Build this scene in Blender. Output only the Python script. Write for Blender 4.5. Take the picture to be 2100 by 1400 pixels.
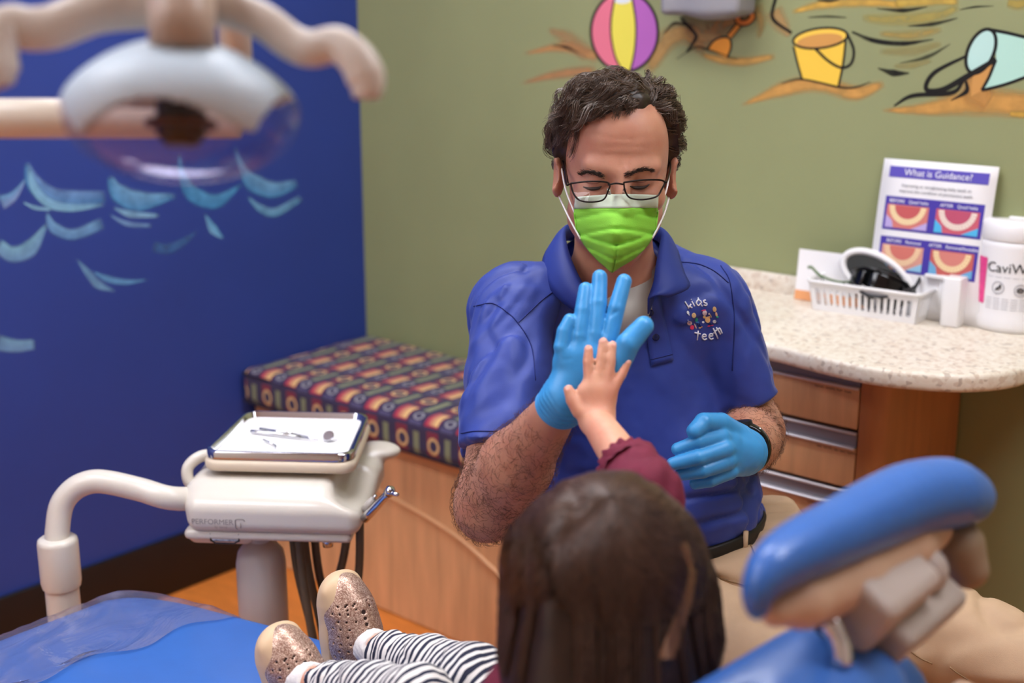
import bpy, bmesh, math, random
import numpy as np
from mathutils import Vector, Matrix
from mathutils.bvhtree import BVHTree
from mathutils.geometry import tessellate_polygon

for o in list(bpy.data.objects):
    bpy.data.objects.remove(o)
random.seed(7)
rng = np.random.default_rng(11)
S = bpy.context.scene
COL = S.collection

# ------------------------------------------------------------------ camera
F_PX = 2634.0
PITCH, YAW = math.radians(14.5), math.radians(40.8)
CAM = np.array([2.737, -2.512, 1.5])
FW = np.array([-math.sin(YAW) * math.cos(PITCH), math.cos(YAW) * math.cos(PITCH), -math.sin(PITCH)])
RT = np.array([math.cos(YAW), math.sin(YAW), 0.0])
UP = np.cross(RT, FW)
cam_data = bpy.data.cameras.new('camera')
cam_data.sensor_width = 36.0
cam_data.lens = F_PX * 36.0 / 2100.0
cam_data.clip_start = 0.05
cam_data.dof.use_dof = True
cam_data.dof.focus_distance = 1.86
cam_data.dof.aperture_fstop = 2.6
cam = bpy.data.objects.new('camera', cam_data)
cam.location = CAM
cam.rotation_euler = (math.pi / 2 - PITCH, 0, YAW)
COL.objects.link(cam)
S.camera = cam

# ------------------------------------------------------------------ world, exposure
W = bpy.data.worlds.new('world')
S.world = W
W.use_nodes = True
W.node_tree.nodes['Background'].inputs[0].default_value = (0.9, 0.95, 1.0, 1)
W.node_tree.nodes['Background'].inputs[1].default_value = 0.05
S.view_settings.view_transform = 'Standard'
S.view_settings.look = 'None'
S.view_settings.gamma = 1.0
S.view_settings.exposure = 0.0
S.view_settings.use_curve_mapping = False
PANEL_STRENGTH = 15.0          # the ceiling panels are the only lamps of the room
PANEL_SPOTS = [(1.05, -1.05), (2.75, -1.05), (0.95, -2.55), (0.95, -3.85)]


def ray(px, py):
    return RT * (px - 1050) / F_PX + UP * (700 - py) / F_PX + FW


def P(px, py, d):
    """the place d metres in front of the lens along the line of sight through a pixel"""
    return CAM + ray(px, py) * d


def at_z(px, py, z):
    r = ray(px, py); return CAM + r * ((z - CAM[2]) / r[2])


def at_y(px, py, y):
    r = ray(px, py); return CAM + r * ((y - CAM[1]) / r[1])


def at_x(px, py, x):
    r = ray(px, py); return CAM + r * ((x - CAM[0]) / r[0])


def pj(p):
    v = np.asarray(p) - CAM; z = v @ FW
    return 1050 + F_PX * (v @ RT) / z, 700 - F_PX * (v @ UP) / z


# ------------------------------------------------------------------ materials
def lin(c):
    if isinstance(c, str):
        c = [int(c[i:i + 2], 16) for i in (1, 3, 5)]
    out = []
    for x in c[:3]:
        x = x / 255.0
        out.append(x / 12.92 if x <= 0.04045 else ((x + 0.055) / 1.055) ** 2.4)
    return (*out, 1.0)


def newmat(name):
    m = bpy.data.materials.new(name); m.use_nodes = True
    nt = m.node_tree
    return m, nt, nt.nodes['Principled BSDF']


def mat(name, col, rough=0.5, metal=0.0, spec=0.5, var=0.06, vscale=12.0, bump=0.0, bscale=80.0,
        coat=0.0, sss=0.0, trans=0.0, ior=1.45, sheen=0.0, stretch=None, emit=0.0):
    m, nt, b = newmat(name)
    c = lin(col)
    tc = nt.nodes.new('ShaderNodeTexCoord')
    mp = nt.nodes.new('ShaderNodeMapping')
    nt.links.new(tc.outputs['Object'], mp.inputs['Vector'])
    if stretch: mp.inputs['Scale'].default_value = stretch
    n = nt.nodes.new('ShaderNodeTexNoise'); n.inputs['Scale'].default_value = vscale
    n.inputs['Detail'].default_value = 4
    nt.links.new(mp.outputs[0], n.inputs['Vector'])
    r = nt.nodes.new('ShaderNodeValToRGB')
    r.color_ramp.elements[0].position = 0.3; r.color_ramp.elements[1].position = 0.7
    r.color_ramp.elements[0].color = (c[0] * (1 - var), c[1] * (1 - var), c[2] * (1 - var), 1)
    r.color_ramp.elements[1].color = (min(1, c[0] * (1 + var)), min(1, c[1] * (1 + var)), min(1, c[2] * (1 + var)), 1)
    nt.links.new(n.outputs[0], r.inputs[0])
    nt.links.new(r.outputs[0], b.inputs['Base Color'])
    b.inputs['Roughness'].default_value = rough
    b.inputs['Metallic'].default_value = metal
    b.inputs['Specular IOR Level'].default_value = spec
    b.inputs['IOR'].default_value = ior
    b.inputs['Coat Weight'].default_value = coat
    b.inputs['Coat Roughness'].default_value = 0.1
    b.inputs['Transmission Weight'].default_value = trans
    b.inputs['Sheen Weight'].default_value = sheen
    if sss:
        b.inputs['Subsurface Weight'].default_value = sss
        b.inputs['Subsurface Radius'].default_value = (0.012, 0.005, 0.003)
        b.inputs['Subsurface Scale'].default_value = 0.6
    if emit:
        b.inputs['Emission Color'].default_value = c; b.inputs['Emission Strength'].default_value = emit
    if bump:
        n2 = nt.nodes.new('ShaderNodeTexNoise'); n2.inputs['Scale'].default_value = bscale; n2.inputs['Detail'].default_value = 5
        nt.links.new(mp.outputs[0], n2.inputs['Vector'])
        bp = nt.nodes.new('ShaderNodeBump'); bp.inputs['Strength'].default_value = bump; bp.inputs['Distance'].default_value = 0.004
        nt.links.new(n2.outputs[0], bp.inputs['Height']); nt.links.new(bp.outputs[0], b.inputs['Normal'])
    return m


def mat_attr(name, rough=0.6, alpha=False, brush=0.0, spec=0.3):
    """colour from the mesh's own colour attribute (paint, print)"""
    m, nt, b = newmat(name)
    a = nt.nodes.new('ShaderNodeVertexColor'); a.layer_name = 'Col'
    nt.links.new(a.outputs['Color'], b.inputs['Base Color'])
    b.inputs['Roughness'].default_value = rough
    b.inputs['Specular IOR Level'].default_value = spec
    if alpha:
        if brush:
            tc = nt.nodes.new('ShaderNodeTexCoord'); n = nt.nodes.new('ShaderNodeTexNoise')
            n.inputs['Scale'].default_value = 26; n.inputs['Detail'].default_value = 6
            nt.links.new(tc.outputs['Object'], n.inputs['Vector'])
            mr = nt.nodes.new('ShaderNodeMapRange'); mr.inputs[1].default_value = 0.3; mr.inputs[2].default_value = 0.62
            mr.inputs[3].default_value = 1 - brush; mr.inputs[4].default_value = 1
            nt.links.new(n.outputs[0], mr.inputs[0])
            mu = nt.nodes.new('ShaderNodeMath'); mu.operation = 'MULTIPLY'
            nt.links.new(a.outputs['Alpha'], mu.inputs[0]); nt.links.new(mr.outputs[0], mu.inputs[1])
            nt.links.new(mu.outputs[0], b.inputs['Alpha'])
        else:
            nt.links.new(a.outputs['Alpha'], b.inputs['Alpha'])
    return m


# ------------------------------------------------------------------ mesh helpers
class MB:
    """collects shapes for ONE mesh"""
    def __init__(s):
        s.V = []; s.Fc = []; s.n = 0; s.C = []

    def add(s, V, Fc, col=None):
        V = np.asarray(V, float).reshape(-1, 3)
        s.V.append(V); s.Fc += [tuple(int(i) + s.n for i in f) for f in Fc]; s.n += len(V)
        if col is not None:
            col = np.asarray(col, float)
            if col.ndim == 1: col = np.tile(col, (len(V), 1))
            s.C.append(col)
        return s

    def tube(s, pts, r, n=10, cap=True, flat=None):
        pts = np.asarray(pts, float); m = len(pts)
        r = np.full(m, r, float) if np.isscalar(r) else np.asarray(r, float)
        T = np.gradient(pts, axis=0); T /= np.linalg.norm(T, axis=1)[:, None] + 1e-12
        ref = np.array([0, 0, 1.0]) if abs(T[0] @ [0, 0, 1]) < 0.9 else np.array([1.0, 0, 0])
        if flat is not None: ref = np.asarray(flat[0], float)
        N = ref - T[0] * (ref @ T[0]); N /= np.linalg.norm(N)
        V = []
        for i in range(m):
            N = N - T[i] * (N @ T[i]); N /= np.linalg.norm(N) + 1e-12
            B = np.cross(T[i], N); k = 1.0 if flat is None else flat[1]
            for j in range(n):
                a = 2 * math.pi * j / n
                V.append(pts[i] + r[i] * (k * math.cos(a) * N + math.sin(a) * B))
        Fc = [(i * n + j, i * n + (j + 1) % n, (i + 1) * n + (j + 1) % n, (i + 1) * n + j) for i in range(m - 1) for j in range(n)]
        if cap:
            Fc.append(tuple(range(n))[::-1]); Fc.append(tuple((m - 1) * n + j for j in range(n)))
        return s.add(V, Fc)

    def box(s, lo, hi):
        x0, y0, z0 = lo; x1, y1, z1 = hi
        V = [(x0, y0, z0), (x1, y0, z0), (x1, y1, z0), (x0, y1, z0), (x0, y0, z1), (x1, y0, z1), (x1, y1, z1), (x0, y1, z1)]
        return s.add(V, [(0, 3, 2, 1), (4, 5, 6, 7), (0, 1, 5, 4), (1, 2, 6, 5), (2, 3, 7, 6), (3, 0, 4, 7)])

    def rbox(s, lo, hi, b=0.004, seg=2):
        bm = bmesh.new(); bmesh.ops.create_cube(bm, size=1)
        lo = np.array(lo, float); hi = np.array(hi, float)
        for v in bm.verts: v.co = Vector((lo + hi) / 2 + np.array(v.co) * (hi - lo))
        bmesh.ops.bevel(bm, geom=bm.edges[:], offset=b, segments=seg, affect='EDGES', profile=0.5)
        bm.verts.index_update()
        s.add([v.co[:] for v in bm.verts], [[v.index for v in f.verts] for f in bm.faces]); bm.free()
        return s

    def lathe(s, prof, c=(0, 0, 0), n=24, ax=None):
        """profile of (radius, height) about the z axis through c"""
        V = []
        for r, z in prof:
            for j in range(n):
                a = 2 * math.pi * j / n; V.append((r * math.cos(a), r * math.sin(a), z))
        m = len(prof)
        Fc = [(i * n + j, i * n + (j + 1) % n, (i + 1) * n + (j + 1) % n, (i + 1) * n + j) for i in range(m - 1) for j in range(n)]
        Fc.append(tuple(range(n))[::-1]); Fc.append(tuple((m - 1) * n + j for j in range(n)))
        V = np.array(V)
        if ax is not None:
            q = Vector((0, 0, 1)).rotation_difference(Vector(ax)).to_matrix(); V = V @ np.array(q).T
        return s.add(V + np.array(c), Fc)

    def prism(s, outline, z0, z1):
        n = len(outline)
        V = [(x, y, z0) for x, y in outline] + [(x, y, z1) for x, y in outline]
        Fc = [tuple(range(n))[::-1], tuple(range(n, 2 * n))] + [(i, (i + 1) % n, n + (i + 1) % n, n + i) for i in range(n)]
        return s.add(V, Fc)

    def grid(s, G, col=None, close=False):
        """G: rows x cols x 3"""
        G = np.asarray(G, float); a, b = G.shape[:2]
        Fc = [(i * b + j, i * b + (j + 1) % b, (i + 1) * b + (j + 1) % b, (i + 1) * b + j) for i in range(a - 1) for j in range(b if close else b - 1)]
        return s.add(G.reshape(-1, 3), Fc, None if col is None else np.asarray(col, float).reshape(-1, 4))

    def sheet(s, G, t):
        """a grid with thickness t"""
        G = np.asarray(G, float); a, b = G.shape[:2]
        du = np.gradient(G, axis=0); dv = np.gradient(G, axis=1)
        N = np.cross(du, dv); N /= np.linalg.norm(N, axis=2)[:, :, None] + 1e-12
        A = G + N * t / 2; B = G - N * t / 2; o = a * b
        q = [(i * b + j, i * b + j + 1, (i + 1) * b + j + 1, (i + 1) * b + j) for i in range(a - 1) for j in range(b - 1)]
        Fc = q + [tuple(o + k for k in f[::-1]) for f in q]
        rim = [j for j in range(b)] + [i * b + b - 1 for i in range(1, a)] + [(a - 1) * b + j for j in range(b - 2, -1, -1)] + [i * b for i in range(a - 2, 0, -1)]
        Fc += [(rim[(k + 1) % len(rim)], rim[k], o + rim[k], o + rim[(k + 1) % len(rim)]) for k in range(len(rim))]
        return s.add(np.concatenate([A.reshape(-1, 3), B.reshape(-1, 3)]), Fc)


ROOT_LOC = {}


def mesh_from(name, V, Fc, cols=None, smooth=True):
    me = bpy.data.meshes.new(name)
    V = np.asarray(V, np.float32)
    if isinstance(Fc, np.ndarray):
        k = Fc.shape[1]; m = len(Fc)
        me.vertices.add(len(V)); me.vertices.foreach_set('co', V.ravel())
        me.loops.add(m * k); me.loops.foreach_set('vertex_index', Fc.astype(np.int32).ravel())
        me.polygons.add(m); me.polygons.foreach_set('loop_start', np.arange(0, m * k, k, dtype=np.int32))
        me.update(calc_edges=True)
    else:
        me.from_pydata(V.tolist(), [], Fc)
    if cols is not None:
        a = me.color_attributes.new('Col', 'FLOAT_COLOR', 'POINT')
        a.data.foreach_set('color', np.asarray(cols, np.float32).ravel())
    if smooth:
        me.polygons.foreach_set('use_smooth', [True] * len(me.polygons))
    me.update()
    return me


def obj(name, mb, material, parent=None, smooth=True, sharp=None, local=False):
    """links ONE mesh object; shapes are given in world coordinates unless local"""
    if isinstance(mb, MB):
        V = np.concatenate(mb.V); Fc = mb.Fc; C = np.concatenate(mb.C) if mb.C else None
    else:
        V, Fc = mb[0], mb[1]; C = mb[2] if len(mb) > 2 else None
    base = np.zeros(3)
    if parent is not None and not local:
        base = ROOT_LOC.get(parent.name, np.zeros(3))
    me = mesh_from(name, np.asarray(V) - base, Fc, C, smooth)
    if sharp is not None and smooth:
        try: me.set_sharp_from_angle(angle=math.radians(sharp))
        except Exception: pass
    o = bpy.data.objects.new(name, me); COL.objects.link(o)
    if material is not None: me.materials.append(material)
    if parent is not None:
        o.parent = parent; ROOT_LOC[o.name] = base
    else:
        ROOT_LOC[o.name] = np.zeros(3)
    return o


def thing(name, label, cat, loc=(0, 0, 0), group=None):
    o = bpy.data.objects.new(name, None); COL.objects.link(o)
    o.empty_display_size = 0.05; o.location = loc
    ROOT_LOC[o.name] = np.array(loc, float)
    o['label'] = label; o['category'] = cat
    if group: o['group'] = group
    return o


def tag(o, label, cat=None, group=None):
    o['label'] = label
    if cat: o['category'] = cat
    if group: o['group'] = group
    return o


def struct(o, label=None):
    o['kind'] = 'structure'
    if label: o['label'] = label
    return o


def spline(pts, n=24):
    """Catmull-Rom through points"""
    p = np.asarray(pts, float); p = np.vstack([2 * p[0] - p[1], p, 2 * p[-1] - p[-2]])
    m = len(p) - 3; out = []
    for t in np.linspace(0, m, n):
        i = min(int(t), m - 1); f = t - i
        a, b, c, d = p[i:i + 4]
        out.append(0.5 * (2 * b + (c - a) * f + (2 * a - 5 * b + 4 * c - d) * f * f + (3 * b - a - 3 * c + d) * f ** 3))
    return np.array(out)


def rrect(x0, x1, y0, y1, r, n=5):
    out = []
    for cx, cy, a0 in ((x1 - r, y1 - r, 0), (x0 + r, y1 - r, 90), (x0 + r, y0 + r, 180), (x1 - r, y0 + r, 270)):
        for k in range(n + 1):
            a = math.radians(a0 + 90 * k / n); out.append((cx + r * math.cos(a), cy + r * math.sin(a)))
    return out


def text_mesh(body, size, align='CENTER', extrude=0.0):
    cu = bpy.data.curves.new('lettering', 'FONT'); cu.body = body; cu.size = size
    cu.align_x = align; cu.align_y = 'CENTER'; cu.extrude = extrude; cu.resolution_u = 3
    o = bpy.data.objects.new('lettering', cu); COL.objects.link(o)
    bpy.context.view_layer.update()
    me = o.evaluated_get(bpy.context.evaluated_depsgraph_get()).to_mesh()
    V = np.array([v.co[:] for v in me.vertices]).reshape(-1, 3); Fc = [tuple(p.vertices) for p in me.polygons]
    bpy.data.objects.remove(o); bpy.data.curves.remove(cu)
    return V, Fc


# ------------------------------------------------------------------ sculpting: distance fields to one continuous mesh
def vnoise(p, seed=0):
    """smooth value noise, p: n x 3 (in cells), result about -1..1"""
    i = np.floor(p).astype(np.int64); f = p - i; f = f * f * (3 - 2 * f)

    def h(a, b, c):
        x = (a * 374761393 + b * 668265263 + c * 2147483647 + seed * 974634777) & 0xffffffff
        x = ((x ^ (x >> 13)) * 1274126177) & 0xffffffff
        return ((x ^ (x >> 16)) & 0xffff) / 32767.5 - 1
    r = 0
    for dx in (0, 1):
        for dy in (0, 1):
            for dz in (0, 1):
                w = (f[:, 0] if dx else 1 - f[:, 0]) * (f[:, 1] if dy else 1 - f[:, 1]) * (f[:, 2] if dz else 1 - f[:, 2])
                r = r + w * h(i[:, 0] + dx, i[:, 1] + dy, i[:, 2] + dz)
    return r


class Field:
    def __init__(s, lo, hi, h):
        s.lo = np.array(lo, float); s.h = h
        s.n = np.ceil((np.array(hi, float) - s.lo) / h).astype(int) + 1
        s.D = np.full(s.n, 0.5, np.float32)

    def _reg(s, lo, hi):
        a = np.clip(np.floor((np.array(lo) - s.lo) / s.h).astype(int), 0, s.n); b = np.clip(np.ceil((np.array(hi) - s.lo) / s.h).astype(int) + 1, 0, s.n)
        if (b <= a).any(): return None
        sl = tuple(slice(i, j) for i, j in zip(a, b))
        ax = [(s.lo[i] + s.h * np.arange(a[i], b[i])).astype(np.float32) for i in range(3)]
        return sl, ax[0][:, None, None], ax[1][None, :, None], ax[2][None, None, :]

    def _mix(s, sl, d, k, cut):
        D = s.D[sl]
        if cut:
            d = -d; h = np.clip(0.5 - 0.5 * (D - d) / k, 0, 1); s.D[sl] = D * (1 - h) + d * h + k * h * (1 - h)
        else:
            h = np.clip(0.5 + 0.5 * (D - d) / k, 0, 1); s.D[sl] = D * (1 - h) + d * h - k * h * (1 - h)

    def cone(s, a, b, r1, r2=None, k=0.01, cut=False, flat=None):
        """tapered capsule; flat=(axis, factor) squeezes it along an axis"""
        r2 = r1 if r2 is None else r2
        a = np.array(a, float); b = np.array(b, float); R = max(r1, r2)
        ex = 1.0 if flat is None else max(1.0, 1.0 / flat[1] if flat[1] < 1 else 1.0)
        m = R * (1 if flat is None else max(1, 1.0)) + 3 * k + 0.02
        reg = s._reg(np.minimum(a, b) - m, np.maximum(a, b) + m)
        if reg is None: return s
        sl, X, Y, Z = reg
        ba = b - a; L = ba @ ba + 1e-12
        x, y, z = X - a[0], Y - a[1], Z - a[2]
        t = np.clip((x * ba[0] + y * ba[1] + z * ba[2]) / L, 0, 1)
        x, y, z = x - t * ba[0], y - t * ba[1], z - t * ba[2]
        q = x * x + y * y + z * z
        if flat is not None:
            n = np.array(flat[0], float); n /= np.linalg.norm(n)
            c = x * n[0] + y * n[1] + z * n[2]
            q = q + c * c * (1 / flat[1] ** 2 - 1)
        d = np.sqrt(q) - (r1 + (r2 - r1) * t)
        if flat is not None: d = d * min(1.0, flat[1] ** 0.5)
        s._mix(sl, d, k, cut); return s

    def path(s, pts, rs, k=0.01, cut=False, flat=None):
        for i in range(len(pts) - 1): s.cone(pts[i], pts[i + 1], rs[i], rs[i + 1], k, cut, flat)
        return s

    def ell(s, c, r, rot=None, k=0.01, cut=False):
        """ellipsoid; rot: 3x3 whose columns are its axes"""
        c = np.array(c, float); r = np.array(r, float); m = r.max() + 3 * k + 0.02
        reg = s._reg(c - m, c + m)
        if reg is None: return s
        sl, X, Y, Z = reg
        x, y, z = X - c[0], Y - c[1], Z - c[2]
        if rot is not None:
            M = np.array(rot, float)
            x, y, z = (x * M[0, i] + y * M[1, i] + z * M[2, i] for i in range(3))
        k0 = np.sqrt((x / r[0]) ** 2 + (y / r[1]) ** 2 + (z / r[2]) ** 2) + 1e-6
        k1 = np.sqrt((x / r[0] ** 2) ** 2 + (y / r[1] ** 2) ** 2 + (z / r[2] ** 2) ** 2) + 1e-6
        s._mix(sl, k0 * (k0 - 1) / k1, k, cut); return s

    def rbox(s, c, half, rad, rot=None, k=0.005, cut=False):
        c = np.array(c, float); half = np.array(half, float); m = np.linalg.norm(half) + 3 * k + 0.02
        reg = s._reg(c - m, c + m)
        if reg is None: return s
        sl, X, Y, Z = reg
        x, y, z = X - c[0], Y - c[1], Z - c[2]
        if rot is not None:
            M = np.array(rot, float)
            x, y, z = (x * M[0, i] + y * M[1, i] + z * M[2, i] for i in range(3))
        qx, qy, qz = (np.abs(v) - (e - rad) for v, e in zip((x, y, z), half))
        d = np.sqrt(np.maximum(qx, 0) ** 2 + np.maximum(qy, 0) ** 2 + np.maximum(qz, 0) ** 2) + np.minimum(np.maximum(np.maximum(qx, qy), qz), 0) - rad
        s._mix(sl, d, k, cut); return s

    def plane(s, p, n, k=0.003):
        """cuts away what lies on the side n points to"""
        p = np.array(p, float); n = np.array(n, float); n /= np.linalg.norm(n)
        sl, X, Y, Z = s._reg(s.lo, s.lo + s.h * (s.n - 1))
        d = -((X - p[0]) * n[0] + (Y - p[1]) * n[1] + (Z - p[2]) * n[2])
        s._mix(sl, d, k, True); return s

    def displace(s, fn, band=0.02):
        """adds fn(points) to the field near the surface (positive pushes inwards)"""
        idx = np.nonzero(np.abs(s.D) < band)
        p = np.stack(idx, 1) * s.h + s.lo
        s.D[idx] += fn(p).astype(np.float32); return s

    def mesh(s):
        D = s.D.copy()
        for ax in range(3):
            e = [slice(None)] * 3
            for i in (0, -1): e[ax] = i; D[tuple(e)] = np.maximum(D[tuple(e)], s.h * 0.5)
        I = D < 0
        n = np.array(D.shape) - 1
        cnt = np.zeros(n, np.int8)
        cs = [(a, b, c) for a in (0, 1) for b in (0, 1) for c in (0, 1)]
        for a, b, c in cs: cnt += I[a:a + n[0], b:b + n[1], c:c + n[2]]
        act = np.nonzero((cnt > 0) & (cnt < 8)); A = np.stack(act, 1)
        vid = np.full(n, -1, np.int32); vid[act] = np.arange(len(A))
        v = {c: D[A[:, 0] + c[0], A[:, 1] + c[1], A[:, 2] + c[2]] for c in cs}
        acc = np.zeros((len(A), 3)); num = np.zeros(len(A))
        for c in cs:
            for ax in range(3):
                if c[ax]: continue
                e = list(c); e[ax] = 1; e = tuple(e)
                x = (v[c] < 0) != (v[e] < 0)
                t = np.where(x, v[c] / np.where(x, v[c] - v[e], 1), 0)
                q = np.array(c, float)[None].repeat(len(A), 0); q[:, ax] += t
                acc += q * x[:, None]; num += x
        V = (A + acc / num[:, None]) * s.h + s.lo
        Q = []
        for ax in range(3):
            e0 = [slice(0, k) for k in n]; e1 = list(e0)
            e1[ax] = slice(1, n[ax] + 1)
            a = I[tuple(e0)]; b = I[tuple(e1)]
            o = [(ax + 1) % 3, (ax + 2) % 3]
            x = a != b
            ii = np.stack(np.nonzero(x), 1)
            ok = (ii[:, o[0]] > 0) & (ii[:, o[1]] > 0); ii = ii[ok]
            d0 = np.zeros(3, int); d0[o[0]] = 1; d1 = np.zeros(3, int); d1[o[1]] = 1
            g = lambda q: vid[q[:, 0], q[:, 1], q[:, 2]]
            quad = np.stack([g(ii - d0 - d1), g(ii - d1), g(ii), g(ii - d0)], 1)
            fl = a[ii[:, 0], ii[:, 1], ii[:, 2]]
            quad[~fl] = quad[~fl][:, ::-1]
            Q.append(quad)
        Q = np.concatenate(Q); Q = Q[(Q >= 0).all(1)]
        return V, Q


def K(px, py, d):
    """figure space: x right, y up, z towards the viewer, metres"""
    return np.array([(px - 1050) / F_PX * d, (700 - py) / F_PX * d, -d])


def k2w(V):
    V = np.asarray(V, float)
    return CAM + V[..., 0:1] * RT + V[..., 1:2] * UP - V[..., 2:3] * FW


def w2k(p):
    v = np.asarray(p, float) - CAM
    return np.stack([v @ RT, v @ UP, -(v @ FW)], -1)


def strands(paths, r0, r1, cols=None):
    """many hairs at once: paths n x m x 3, three-sided tubes"""
    Pn = np.asarray(paths, float); n, m = Pn.shape[:2]
    T = np.gradient(Pn, axis=1); T /= np.linalg.norm(T, axis=2)[..., None] + 1e-9
    ref = np.array([0.31, 0.55, 0.77]); N = np.cross(T, ref); N /= np.linalg.norm(N, axis=2)[..., None] + 1e-9
    B = np.cross(T, N)
    r = np.linspace(r0, r1, m)[None, :, None]
    rings = [Pn + r * (math.cos(a) * N + math.sin(a) * B) for a in (0, 2.0944, 4.18879)]
    V = np.stack(rings, 2).reshape(-1, 3)
    i, j, k = np.meshgrid(np.arange(n), np.arange(m - 1), np.arange(3), indexing='ij')
    a = (i * m + j) * 3 + k; b = (i * m + j) * 3 + (k + 1) % 3
    Q = np.stack([a, b, b + 3, a + 3], -1).reshape(-1, 4)
    if cols is not None:
        cols = np.repeat(np.asarray(cols), m * 3, axis=0)
        return V, Q, cols
    return V, Q
# ================================================================== the room
RX, RY, RZ = 4.6, -4.6, 2.75
M_GREEN = mat('green_wall_paint', '#8f9468', rough=0.62, var=0.05, vscale=3, bump=0.05, bscale=240)
M_BLUE = mat('blue_wall_paint', '#293f8e', rough=0.6, var=0.05, vscale=3, bump=0.05, bscale=240)
M_CREAM = mat('cream_wall_paint', '#ddd6c6', rough=0.7, var=0.04, vscale=3)
M_FLOOR = mat('orange_vinyl_floor', '#d07a34', rough=0.42, var=0.14, vscale=9, stretch=(1, 5, 1), bump=0.03, bscale=60)
M_CEIL = mat('white_ceiling_board', '#e6e3da', rough=0.85, var=0.04, vscale=40, bump=0.2, bscale=160)
M_BASE = mat('black_rubber_base', '#141114', rough=0.45, var=0.1)
M_PAINT = mat_attr('mural_paint', 0.6, True, 0.35)
M_SOLIDPAINT = mat_attr('mural_solid_paint', 0.6, True)

floor = struct(obj('floor', MB().box((-0.1, RY - 0.1, -0.1), (RX + 0.1, 0.1, 0)), M_FLOOR, smooth=False))
ceiling = struct(obj('ceiling', MB().box((-0.1, RY - 0.1, RZ), (RX + 0.1, 0.1, RZ + 0.1)), M_CEIL, smooth=False))
wall_back = struct(obj('wall_back', MB().box((0, 0, 0), (RX, 0.1, RZ)), M_GREEN, smooth=False))
wall_left = struct(obj('wall_left', MB().box((-0.1, RY, 0), (0, 0.1, RZ)), M_BLUE, smooth=False))
wall_right = struct(obj('wall_right', MB().box((RX, RY, 0), (RX + 0.1, 0.1, RZ)), M_CREAM, smooth=False))
wall_front = struct(obj('wall_front', MB().box((-0.1, RY - 0.1, 0), (RX + 0.1, RY, RZ)), M_CREAM, smooth=False))
baseboard_left = struct(obj('baseboard_left', MB().rbox((0.0005, RY + 0.001, 0.0005), (0.014, -0.012, 0.158), 0.004), M_BASE))
baseboard_back = struct(obj('baseboard_back', MB().rbox((1.80, -0.012, 0.0005), (RX - 0.001, -0.0005, 0.158), 0.004), M_BASE))

# ceiling light panels
M_DIFF = mat('glowing_diffuser', '#f6f8ff', rough=0.5, var=0.0, emit=PANEL_STRENGTH)
M_FRAME = mat('white_enamel', '#e8e8e4', rough=0.4, var=0.02)
where = ['near the blue wall and green wall corner', 'over the counter end', 'beyond the foot of the dental chair', 'farthest behind the viewer']
for (x, y), wtxt in zip(PANEL_SPOTS, where):
    t = thing('ceiling_light', 'white ceiling light panel ' + wtxt, 'light', (x, y, RZ - 0.03), 'ceiling light panels')
    f = MB()
    for lo, hi in (((x - .62, y - .32, RZ - .03), (x + .62, y - .29, RZ - .0005)), ((x - .62, y + .29, RZ - .03), (x + .62, y + .32, RZ - .0005)),
                   ((x - .62, y - .29, RZ - .03), (x - .59, y + .29, RZ - .0005)), ((x + .59, y - .29, RZ - .03), (x + .62, y + .29, RZ - .0005))):
        f.box(lo, hi)
    obj('frame', f, M_FRAME, t, smooth=False)
    obj('diffuser', MB().box((x - .59, y - .29, RZ - .02), (x + .59, y + .29, RZ - .008)), M_DIFF, t, smooth=False)


# ------------------------------------------------------------------ murals (paint on the walls)
class Mural:
    def __init__(s, wall, level):
        s.wall = wall; s.z = 0.0002 + level * 0.00014; s.m = MB()

    def pt(s, px, py):
        p = at_y(px, py, 0) if s.wall == 'back' else at_x(px, py, 0)
        if s.wall == 'back': p[1] = -s.z
        else: p[0] = s.z
        return p

    def stroke(s, pts, w, col, col2=None, a=1.0, soft=0.45, n=26):
        pts = np.asarray(pts, float); c = spline(pts, n)
        wv = np.interp(np.linspace(0, 1, n), np.linspace(0, 1, len(pts)), np.full(len(pts), w) if np.isscalar(w) else w)
        T = np.gradient(c, axis=0); T /= np.linalg.norm(T, axis=1)[:, None] + 1e-9
        N = np.stack([-T[:, 1], T[:, 0]], 1)
        offs = [-0.5, -0.5 + soft * 0.5, 0, 0.5 - soft * 0.5, 0.5]; al = [0, 1, 1, 1, 0]
        c1 = np.array(lin(col)); c2 = np.array(lin(col2 or col))
        G = np.zeros((n, 5, 3)); Cc = np.zeros((n, 5, 4))
        for j, o in enumerate(offs):
            q = c + N * (wv * o)[:, None]
            for i in range(n):
                G[i, j] = s.pt(*q[i]); k = j / 4
                Cc[i, j] = c1 * (1 - k) + c2 * k
                e = min(1, i / (n * 0.08 + 1e-9), (n - 1 - i) / (n * 0.08)) if soft > 0.3 else 1
                Cc[i, j, 3] = al[j] * a * (0.25 + 0.75 * e)
        s.z += 0.00002
        s.m.grid(G, Cc); return s

    def fill(s, pts, col, a=1.0):
        tri = tessellate_polygon([[Vector((x, y, 0)) for x, y in pts]])
        c = np.array(lin(col)); c[3] = a
        V = [s.pt(*p) for p in pts]
        s.m.add(V, [tuple(t) for t in tri], c); s.z += 0.00002; return s

    def line(s, pts, w, col='#15130f', a=1.0, n=30): return s.stroke(pts, w, col, a=a, soft=0.25, n=n)

    def done(s, name, label, solid=False):
        o = obj(name, s.m, M_SOLIDPAINT if solid else M_PAINT, wall_back if s.wall == 'back' else wall_left, smooth=False)
        o['label'] = label; return o


def zl(*pts): return [(x / 3.181, 300 + y / 3.181) for x, y in pts]
def zr(*pts): return [(1060 + x / 2.019, y / 2.019) for x, y in pts]
def wl(*w): return [x / 3.181 for x in w]
def wr(*w): return [x / 2.019 for x in w]


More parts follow.
